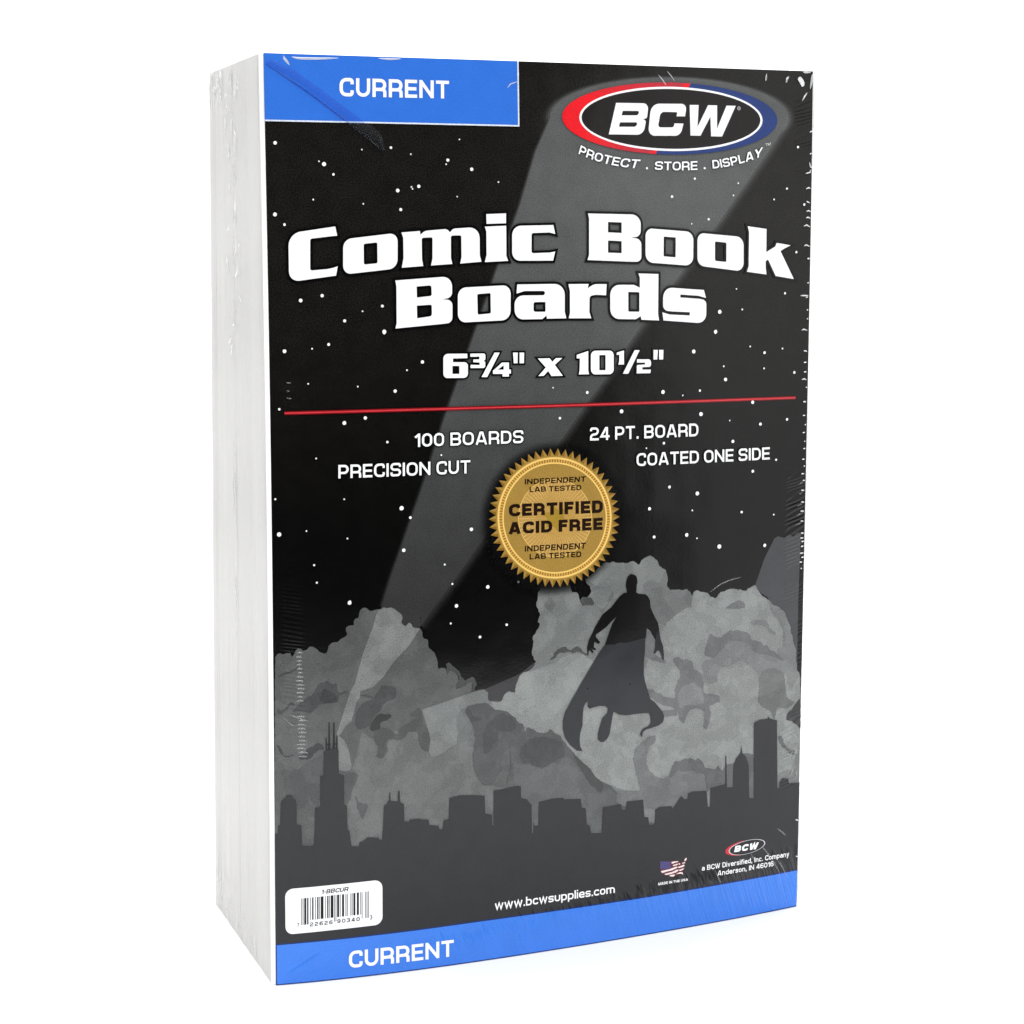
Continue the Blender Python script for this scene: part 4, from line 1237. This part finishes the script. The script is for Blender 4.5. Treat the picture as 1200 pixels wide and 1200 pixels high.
pr = Print()
pr.fill([ellipse(P("143.84,22.79 158.97,23.01 152.05,25.41 150.68,20.56"), 1.0)], ink(34, 36, 44, "logo_black"), L_LINE)
sm = P("145.22,22.76 158.71,22.97 152.50,25.18 151.19,20.70")
pr.fill([ellipse(P("143.97,22.83 158.71,22.97 152.12,25.29 150.77,20.63"), 1.0, 60, math.radians(100), math.radians(262))], ink(206, 52, 62, "red_ink"), L_LINE + 1)
pr.fill([ellipse(sm)], ink(214, 214, 222, "white_rule"), L_LINE + 2)
pr.fill([ellipse(sm, .95)], ink(34, 32, 36, "logo_black"), L_LINE + 4)
lettering(pr, "BCW", P("147.12,21.92 155.78,21.70 156.37,23.82 147.59,23.90"), WHITE, L_LINE + 5, t=.27, gap=.14)
pr.build("maker_emblem", card)

# --- gold seal
pr = Print()
sl = P("64.29,132.77 106.34,131.16 84.68,152.64 85.39,111.11")
sc_ = np.mean(np.array([q[:2] for q in sl]), 0)
axx = (np.array(sl[1][:2]) - np.array(sl[0][:2])) / 2
ayy = (np.array(sl[2][:2]) - np.array(sl[3][:2])) / 2


def sp(a, k):
    return tuple(sc_ + k * (axx * math.cos(a) + ayy * math.sin(a)))


GOLD = ink(160, 128, 62, "gold_ink", grain=0.09)
GOLD_D = ink(132, 98, 38, "gold_shade_ink", grain=0.06)
GOLD_L = ink(238, 198, 112, "pale_gold_ink", grain=0.04)
N = 54
LS = L_TEXT
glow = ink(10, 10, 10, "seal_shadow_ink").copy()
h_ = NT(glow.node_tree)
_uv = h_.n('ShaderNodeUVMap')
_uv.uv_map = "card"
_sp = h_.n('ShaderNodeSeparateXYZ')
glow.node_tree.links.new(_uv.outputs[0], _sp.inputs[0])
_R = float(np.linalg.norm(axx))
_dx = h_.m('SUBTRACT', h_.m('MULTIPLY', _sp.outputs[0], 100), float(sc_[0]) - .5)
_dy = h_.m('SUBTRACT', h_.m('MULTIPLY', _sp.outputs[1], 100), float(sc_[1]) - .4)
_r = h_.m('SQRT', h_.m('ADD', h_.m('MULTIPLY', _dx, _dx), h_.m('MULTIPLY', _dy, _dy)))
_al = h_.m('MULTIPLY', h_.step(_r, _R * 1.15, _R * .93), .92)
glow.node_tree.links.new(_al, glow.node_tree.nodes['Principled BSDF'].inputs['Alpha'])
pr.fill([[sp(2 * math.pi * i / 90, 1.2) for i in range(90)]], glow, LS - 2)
zig = []
for i in range(N):
    zig += [sp(2 * math.pi * (i + .5) / N, .895), sp(2 * math.pi * (i + 1) / N, 1.0)]
pr.fill([zig], GOLD, LS)
pr.fill([[sp(2 * math.pi * i / N, 1.0), sp(2 * math.pi * (i + .5) / N, .895), sp(2 * math.pi * i / N, .895)] for i in range(N)], GOLD_D, LS + 2)
pr.fill([[sp(2 * math.pi * i / 96, .872) for i in range(96)]], GOLD_L, LS + 2)
pr.fill([[sp(2 * math.pi * i / 96, .845) for i in range(96)]], ink(206, 164, 84, "gold_ink"), LS + 4)
M_ = 130
pr.fill([[sp(2 * math.pi * (i + .0) / M_, .842), sp(2 * math.pi * (i + .45) / M_, .842), sp(2 * math.pi * (i + .45) / M_, .80), sp(2 * math.pi * i / M_, .80)] for i in range(M_)], ink(142, 102, 42, "gold_shade_ink"), LS + 6)
pr.fill([[sp(2 * math.pi * i / 96, .80) for i in range(96)]], GOLD_L, LS + 6)
pr.fill([[sp(2 * math.pi * i / 96, .778) for i in range(96)]], GOLD, LS + 8)
# engraved sun in the middle
pr.fill([[sp(2 * math.pi * i / 72, .56) for i in range(72)]], ink(182, 144, 76, "gold_ink"), LS + 10)
pr.stroke([[sp(2 * math.pi * i / 72, .56) for i in range(72)]], .16, GOLD_L, LS + 12, True)
RAYS = 64
pr.fill([[sp(2 * math.pi * i / RAYS, .22), sp(2 * math.pi * (i - .13) / RAYS, .55), sp(2 * math.pi * (i + .13) / RAYS, .55)] for i in range(RAYS)], ink(208, 172, 104, "gold_ink"), LS + 13)
pr.fill([[sp(2 * math.pi * i / 12 + .2, .2 if i % 2 else .12) for i in range(12)]], ink(158, 128, 48, "gold_shade_ink"), LS + 14)
INKB = ink(34, 20, 14, "seal_text_ink")
lettering(pr, "INDEPENDENT", P("75.46,142.38 94.86,142.27 95.07,143.90 75.46,144.00"), INKB, LS + 14, t=.20, gap=.14)
lettering(pr, "LAB TESTED", P("76.95,140.03 93.53,139.88 93.53,141.41 76.95,141.58"), INKB, LS + 14, t=.20, gap=.14)
lettering(pr, "CERTIFIED", P("70.39,133.19 100.61,132.67 100.60,136.44 70.40,136.81"), INKB, LS + 14, t=.26, gap=.13)
lettering(pr, "ACID FREE", P("70.28,127.96 100.53,127.56 100.53,131.19 70.30,131.48"), INKB, LS + 14, t=.26, gap=.13)
lettering(pr, "INDEPENDENT", P("75.39,122.53 94.87,122.16 95.07,124.00 75.39,124.21"), INKB, LS + 14, t=.20, gap=.14)
lettering(pr, "LAB TESTED", P("76.88,120.08 93.53,119.78 93.53,121.47 76.89,121.72"), INKB, LS + 14, t=.20, gap=.14)
pr.build("gold_seal", card)

# --- bar code label
pr = Print()
pr.fill([round_poly(P("2.80,28.44,2.36 31.22,28.61,2.43 31.19,15.20,2.43 2.84,14.99,2.25"))], WHITE, L_LINE)
cq = [np.array(q[:2]) for q in P("7.43,25.36 27.14,25.57 27.10,17.65 7.37,17.43")]   # tl tr br bl
SH = P("7.38,18.70 27.10,18.88")
LC = ["0001101", "0011001", "0010011", "0111101", "0100011", "0110001", "0101111", "0111011", "0110111", "0001011"]
digits = "722626903403"
bits = "101" + "".join(LC[int(d)] for d in digits[:6]) + "01010" + "".join("".join('1' if c == '0' else '0' for c in LC[int(d)]) for d in digits[6:]) + "101"
bars = []
i = 0
while i < 95:
    if bits[i] == '1':
        j = i
        while j < 95 and bits[j] == '1':
            j += 1
        long_ = i < 10 or i >= 85 or 45 <= i < 50
        s0, s1 = i / 95, j / 95
        bot = (cq[3], cq[2]) if long_ else (np.array(SH[0][:2]), np.array(SH[1][:2]))
        bars.append([tuple(cq[0] + (cq[1] - cq[0]) * s0), tuple(cq[0] + (cq[1] - cq[0]) * s1),
                     tuple(bot[0] + (bot[1] - bot[0]) * s1), tuple(bot[0] + (bot[1] - bot[0]) * s0)])
        i = j
    else:
        i += 1
pr.fill(bars, BLACK, L_LINE + 2)
DARK = ink(26, 26, 28, "print_black")
lettering(pr, "1-BBCUR", P("13.21,26.11 20.89,26.25 21.35,27.53 13.42,27.38"), DARK, L_LINE + 2, t=.20, gap=.1)
for txt, q in (("7", "6.09,16.98 6.68,16.98 6.81,18.09 6.20,18.09"), ("22626", "9.80,16.81 16.46,16.91 16.47,18.03 9.86,17.97"),
               ("90340", "17.78,17.01 24.43,17.00 24.44,18.15 17.79,18.16"), ("3", "27.50,17.04 28.11,17.05 28.11,18.33 27.50,18.32")):
    lettering(pr, txt, P(q), DARK, L_LINE + 2, t=.19, gap=.32)
pr.build("barcode_label", card)

# --- small print at the foot
pr = Print()
lettering(pr, "www.bcwsupplies.com", P("65.69,15.23 105.06,15.09 105.04,17.67 65.70,18.02"), WHITE, L_TEXT, t=.16, gap=.10)
pr.build("web_address", card)
pr = Print()
lettering(pr, "a BCW Diversified, Inc. Company", P("135.43,17.69 168.07,17.36 168.02,19.01 135.41,19.29"), WHITE, L_TEXT, t=.17, gap=.12, space=.42)
lettering(pr, "Anderson, IN 46016", P("141.13,15.18 162.08,15.11 162.04,16.72 141.22,16.80"), WHITE, L_TEXT, t=.17, gap=.12, space=.42)
pr.build("maker_address", card)
pr = Print()
pr.fill([P("120.67,22.82 124.08,22.26 124.98,22.30 126.94,22.11 127.78,21.33 128.30,21.39 129.05,22.00 129.62,22.73 130.03,22.58 129.94,21.81 129.49,21.36 129.40,20.69 129.26,20.03 129.16,19.36 128.64,18.75 128.83,17.49 128.65,17.31 128.04,17.67 126.99,17.62 125.94,17.43 125.49,17.09 124.89,17.17 124.43,17.65 123.68,17.66 123.08,18.12 122.18,18.18 120.97,19.24 120.54,20.19 120.54,21.00 120.72,21.93")], ink(96, 40, 46, "flag_red"), L_LINE)
pr.fill([P("120.71,22.81 124.16,22.25 124.48,20.17 122.61,20.13 121.11,20.17 120.54,20.87 120.72,21.65")], ink(74, 70, 122, "flag_navy"), L_LINE + 2)
pr.fill([P(s) for s in ("120.89,19.70 123.81,19.85 126.21,20.30 126.58,20.25 126.81,19.97 125.01,19.38 122.92,19.23 121.57,18.98 121.12,19.22",
                        "122.10,18.57 125.02,18.86 126.52,19.33 126.97,19.23 126.97,18.92 126.23,18.48 123.83,18.19 122.63,18.18",
                        "123.83,17.67 124.43,17.99 125.93,17.88 125.64,17.41 125.04,17.29", "126.23,17.89 127.13,18.28 127.89,18.34 128.57,18.14 128.70,17.40 128.27,17.78 127.14,17.94",
                        "124.61,22.03 125.59,22.12 126.94,21.97 126.94,21.72 125.59,21.64 125.14,21.46 124.69,21.57", "125.00,20.94 126.50,21.21 126.95,21.11 126.65,20.78 125.30,20.66",
                        "127.10,21.29 127.63,21.24 127.59,20.79 127.22,20.84", "126.96,20.19 128.16,20.39 129.10,20.60 129.23,20.10 128.17,19.84 127.04,19.77",
                        "126.97,19.10 128.03,19.25 129.08,19.50 128.78,19.00 127.73,18.77", "128.38,21.22 129.36,21.38 129.44,21.02 128.46,20.93", "129.08,21.94 129.65,22.68 129.96,22.56 129.89,21.98 129.36,21.65")],
        ink(246, 226, 226, "flag_white"), L_LINE + 4)
lettering(pr, "MADE IN THE USA", P("119.99,15.26 130.51,15.25 130.42,16.02 119.99,16.12"), WHITE, L_TEXT, t=.22, gap=.14)
pr.build("flag_map", card)

# ------------------------------------------------------------------ shrink film: gathers, folds and creases that show
film = bpy.data.objects.new("shrink_film", None)
scene.collection.objects.link(film)
film.parent = pack
PLEAT = film_mat("film_pleat", 0.55, 0.18, 3.0)
CLEAR = film_mat("film_clear", 0.06, 0.10, 1.0)
CRINK = film_mat("film_crinkle", 0.10, 0.12, 2.0)


def pleats(name, segs, mat, base_lift=0.25):
    """little raised ridges of gathered film, each its own mesh: seg = [(u,v)...], width, height"""
    for line, wd, ht in segs:
        vs_, fs, uv = [], [], []
        P_ = [np.array(q[:2]) for q in line]
        n = len(P_)
        K = 5
        for i in range(n):
            d = P_[min(i + 1, n - 1)] - P_[max(i - 1, 0)]
            d = d / np.linalg.norm(d)
            nn = np.array((-d[1], d[0]))
            tp = math.sin(math.pi * (i + .35) / (n - .3)) ** .6
            for k in range(K):
                a = math.pi * k / (K - 1)
                q = P_[i] + nn * math.cos(a) * wd / 2 * tp
                vs_.append(on_face([q], 0, base_lift + math.sin(a) * ht * tp)[0])
                uv.append(q)
        for i in range(n - 1):
            for k in range(K - 1):
                a = i * K + k
                fs.append((a, a + K, a + K + 1, a + 1))
        new_object(name, vs_, fs, [mat], None, uv, film, smooth=True, face_out=(0, -1, 0))


def smooth_line(pts, n=7):
    pts = [np.array(p[:2]) for p in pts]
    out = []
    for k in range(n):
        s = k / (n - 1) * (len(pts) - 1)
        i = min(int(s), len(pts) - 2)
        out.append(tuple(pts[i] + (pts[i + 1] - pts[i]) * (s - i)))
    return out


segs = []
for s in ("170.46,246.18 171.36,246.53", "170.57,239.60 171.21,239.83", "170.48,237.13 170.89,235.74 171.42,235.46", "170.90,234.90 170.79,234.06 169.23,233.65", "171.00,229.17 170.34,229.39 169.43,228.99",
          "169.64,225.23 170.82,224.79", "169.69,222.19 170.48,222.42 171.27,222.08", "169.60,220.16 170.25,220.39 171.18,220.05", "168.85,217.68 169.90,218.02 171.10,217.46", "169.10,211.69 169.89,211.92 171.09,211.46", "170.37,207.72 171.17,207.72",
          "170.30,207.75 171.16,207.86", "170.40,200.25 171.06,200.36", "168.09,196.41 170.88,196.37", "169.96,195.70 170.75,196.03", "170.45,191.93 170.98,192.04", "170.51,189.19 171.04,189.23", "168.78,185.68 169.44,186.01 170.79,185.63", "169.60,179.24 170.33,179.34 170.81,178.98", "169.75,175.68 170.68,175.77", "169.81,172.74 170.76,172.77", "169.13,170.41 170.00,170.61 170.82,170.24", "170.60,167.94 171.14,167.92",
          "169.76,163.46 170.84,163.43", "169.73,159.19 170.68,159.15", "170.48,156.26 171.02,156.24", "169.86,153.74 170.67,153.82", "170.47,151.04 170.88,151.02", "170.12,148.73 170.93,148.81", "169.79,145.37 170.74,145.44", "170.39,143.24 170.93,143.22", "169.63,140.84 170.72,140.89",
          "170.25,138.72 170.99,138.70", "169.70,135.65 170.88,135.58", "169.83,131.99 170.90,131.82", "169.62,129.10 170.97,128.95", "169.78,125.91 170.81,125.78",
          "169.95,122.08 171.06,122.01", "169.72,120.51 170.96,120.43", "170.16,119.31 171.12,119.41", "170.06,117.72 171.02,117.89", "169.70,115.63 171.08,115.70", "170.28,114.29 171.25,114.33", "169.63,112.86 170.60,112.79", "170.10,110.76 170.65,110.72",
          "170.23,29.14 171.53,28.70", "170.72,16.93 171.59,16.66"):
    segs.append((smooth_line(P(s), 7), 0.42, 0.16))
pleats("film_pleat", segs, film_mat("film_pleat_bright", 0.8, 0.2, 3.0))
segs = []
for s in ("168.78,137.52 170.26,138.24", "168.89,134.41 170.11,134.88", "168.31,130.74 170.20,131.30", "168.23,127.77 170.11,128.33", "168.06,124.67 169.87,125.30",
          "4.74,174.14 5.87,173.87", "4.64,171.87 5.60,171.65", "4.68,169.84 6.15,169.53"):
    segs.append((smooth_line(P(s), 6), 0.32, 0.10))
# pale ladder of ripples over the left cloud
for k in range(19):
    y = 515 + k * 33
    dx = 4 * math.sin(k * 1.7)
    if 980 < y < 1090:
        continue
    segs.append((smooth_line([(6.3 + rnd.uniform(-.4, .2), 0), (9.4 + rnd.uniform(-.2, .5), 0)], 2), 0, 0))
segs = [s for s in segs if s[1] > 0]
lad = P("6.69,97.17 8.22,97.08 6.40,74.10 8.52,73.95 6.67,67.12 9.45,66.92")
for k in range(27):
    t = k / 26
    a = np.array(lad[0][:2]) * (1 - t) + np.array(lad[4][:2]) * t
    b = np.array(lad[1][:2]) * (1 - t) + np.array(lad[5][:2]) * t
    if .49 < t < .58:
        continue
    segs.append((smooth_line([a + (rnd.uniform(-.3, .3), 0), (a + b) / 2 + (0, .12), b + (rnd.uniform(-.4, .4), rnd.uniform(-.15, .1))], 6), 0.5, 0.12))
for s, w_ in (("156.65,23.17 159.62,19.92 161.98,16.45 165.41,11.37", .5), ("153.16,20.90 154.32,19.05 154.84,17.57", .4), ("163.19,27.36 165.03,25.96 166.89,24.26", .5),
              ("162.59,18.32 165.33,14.50 168.11,9.79", .45), ("140.32,17.02 141.45,14.63 142.42,12.54", .4), ("166.97,58.88 168.91,57.44 170.24,55.46", .35),
              ("166.80,51.36 167.88,50.62 169.23,53.47", .3), ("168.42,48.73 169.36,51.03 170.31,52.61", .3), ("167.71,43.38 168.65,45.37 169.17,47.42", .3), ("169.60,41.90 170.25,44.25 170.63,46.02", .3),
              ("137.49,105.97 140.89,108.02 144.11,109.02 148.17,109.71", .35), ("4.65,79.35 7.25,78.18 9.85,77.18", .35), ("2.86,78.64 4.63,76.87 5.76,75.96", .3)):
    segs.append((smooth_line(P(s), 12), w_, 0.10))
pleats("film_pleat", segs, film_mat("film_pleat_faint", 0.12, 0.25, 1.5))

# corner and top glints
segs = []
for s, w_ in (("163.02,262.61 162.36,261.95 162.07,260.80", .7), ("171.16,263.60 170.96,261.56 170.47,259.24", .8),
              ("169.44,258.06 168.56,256.89 167.68,255.53", .5), ("167.88,264.15 168.77,264.05 170.55,264.10", .5),
              ("119.09,261.93 120.48,260.40 121.69,258.78", .35), ("121.90,263.08 123.29,261.64 124.41,260.26", .25), ("155.32,263.23 155.14,261.96 155.04,261.11", .5),
              ("71.07,256.79 72.13,258.02 74.77,258.89", .3), ("7.86,263.67 9.86,263.35 15.51,263.44 21.20,263.76", .75), ("32.71,264.03 36.02,263.90 39.36,264.08", .6),
              ("5.46,263.98 6.63,262.48 7.25,261.35", .45), ("5.37,263.44 6.22,262.55 7.15,261.50", .55)):
    segs.append((smooth_line(P(s), 9), w_, 0.18))
pleats("film_pleat", segs, PLEAT)
b4 = P("165.90,262.05 166.71,262.90 167.60,262.36 168.51,260.98 168.23,259.95 167.41,259.67 166.96,260.68")
cu = np.mean(np.array([q[:2] for q in b4]), 0)
vs_ = [on_face([cu], 0, .45)[0]] + [on_face([q[:2]], 0, .3)[0] for q in round_poly([(*q[:2], .5) for q in b4])]
new_object("film_blister", vs_, [(0, i, i + 1) for i in range(1, len(vs_) - 1)] + [(0, len(vs_) - 1, 1)], [film_mat("film_blister", 0.85, 0.15, 2.0)], None, None, film, smooth=True, face_out=(0, -1, 0))


def film_fold(name, edge_a, edge_b, lift, mat, n=24):
    """a doubled strip of film lying on the face between two edge lines"""
    A = smooth_line(P(edge_a), n)
    B_ = smooth_line(P(edge_b), n)
    K = 9
    vs_, fs, uv = [], [], []
    for i in range(n):
        for k in range(K):
            s = k / (K - 1)
            q = np.array(A[i]) * (1 - s) + np.array(B_[i]) * s
            h_ = lift * (.35 + .9 * s * (1 - s) * 2 + .35 * math.sin(s * 9 + i * .4) * s * (1 - s))
            if k in (0, K - 1):
                h_ = .2
            vs_.append(on_face([q], 0, h_)[0])
            uv.append(q)
    for i in range(n - 1):
        for k in range(K - 1):
            a = i * K + k
            fs.append((a, a + K, a + K + 1, a + 1))
    return new_object(name, vs_, fs, [mat], None, uv, film, smooth=True, face_out=(0, -1, 0))


film_fold("film_fold", "0.23,261.68 4.95,258.75 12.08,254.38 22.50,246.99 30.61,241.02 33.89,238.54", "2.01,262.88 8.59,260.62 16.16,255.80 26.62,248.24 33.14,243.26 34.31,238.71", .5, film_mat("film_fold", 0.012, 0.2, 1.0, (.80, .87, .98)))
film_fold("film_fold", "0.47,261.54 4.95,258.52 12.08,254.07 22.49,246.60 30.20,240.85 33.46,238.22", "0.55,261.62 5.28,258.99 12.41,254.54 22.83,247.15 30.62,241.49 33.55,238.30", .9, film_mat("film_fold_edge", 0.0, 0.2, 1.0, (.55, .62, .78)))


# film standing a little off the right edge of the pack
vs_, fs = [], []
rows_ = np.linspace(.4, H - .3, 150)
for j, v in enumerate(rows_):
    x, y = [float(a) for a in face_xy(W, v)]
    o_ = 1.0 + .22 * math.sin(v * .05 + 1) + rnd.uniform(-.10, .10)
    for k, (dx, dy) in enumerate(((.35, .05), (.9, .9), (1.0, 2.6), (.8, 6.0))):
        vs_.append(((x + dx * o_) * MM, (y + dy) * MM, v * MM))
for j in range(len(rows_) - 1):
    for k in range(3):
        a = j * 4 + k
        fs.append((a, a + 1, a + 5, a + 4))
new_object("film_edge", vs_, fs, [film_mat("film_edge", 0.5, 0.2, 1.0, (.9, .92, .94))], None, None, film, smooth=True, face_out=(1, 0, 0))


# crinkled film on the left side of the stack: small flattened creases that catch the light
def side_point(d, v, out):
    t = v / H
    xf, yf = [float(a) for a in face_xy(-MARG, v)]
    xb = BACK_B[0] * (1 - t) + BACK_T[0] * t
    yb = BACK_B[1] * (1 - t) + BACK_T[1] * t
    return ((xf + (xb - xf) * d - out) * MM, (yf + CARD + (yb - yf - CARD) * d) * MM, v * MM)


def crinkle(name, n, spot, mat, seed):
    r_ = random.Random(seed)
    vs_, fs = [], []
    for _ in range(n):
        d, v, L, ang = spot(r_)
        wd = r_.uniform(.35, 1.1)
        ht = r_.uniform(.12, .4)
        bend = r_.uniform(-.5, .5)
        i0 = len(vs_)
        m, K = 6, 4
        for i in range(m):
            s_ = i / (m - 1) - .5
            tp = math.sin(math.pi * (i + .3) / (m - .4)) ** .7
            c0 = (d * 70 + math.sin(ang) * s_ * L + bend * s_ * s_ * L, v + math.cos(ang) * s_ * L)
            for k in range(K):
                a = k / (K - 1)
                off = (a - .5) * wd * tp
                vv = min(max(c0[1] - math.sin(ang) * off, .3), H - .2)
                vs_.append(side_point(min(max((c0[0] + math.cos(ang) * off) / 70, .005), .995), vv, .35 + ht * tp * (0, 1, .5, 0)[k]))
        for i in range(m - 1):
            for k in range(K - 1):
                a = i0 + i * K + k
                fs.append((a, a + K, a + K + 1, a + 1))
    o = new_object(name, vs_, fs, [mat], None, None, film, face_out=(-1, 0, 0))
    o['kind'] = 'stuff'
    return o


CREASED = film_mat("film_crinkle", 0.45, 0.15, 3.0)
CREASED_F = film_mat("film_crinkle_faint", 0.16, 0.2, 2.0)
crinkle("film_crinkle", 42, lambda r: (.48 + r.gauss(0, .07), H - 4 - 88 * r.random() ** 1.3, r.uniform(1.2, 5), r.gauss(0, .5)), CREASED, 3)
crinkle("film_crinkle", 26, lambda r: (r.uniform(.68, .98), H - r.uniform(1, 9), r.uniform(1.2, 5), r.gauss(0, .35)), CREASED, 5)
crinkle("film_crinkle", 34, lambda r: ((lambda q: (q, r.uniform(1, 4 + 14 * q), r.uniform(1.2, 6), r.gauss(.25, .5)))(r.uniform(.25, .97))), CREASED_F, 8)
crinkle("film_crinkle", 14, lambda r: (.53 + r.gauss(0, .02), r.uniform(90, 170), r.uniform(6, 20), r.gauss(0, .03)), CREASED_F, 9)
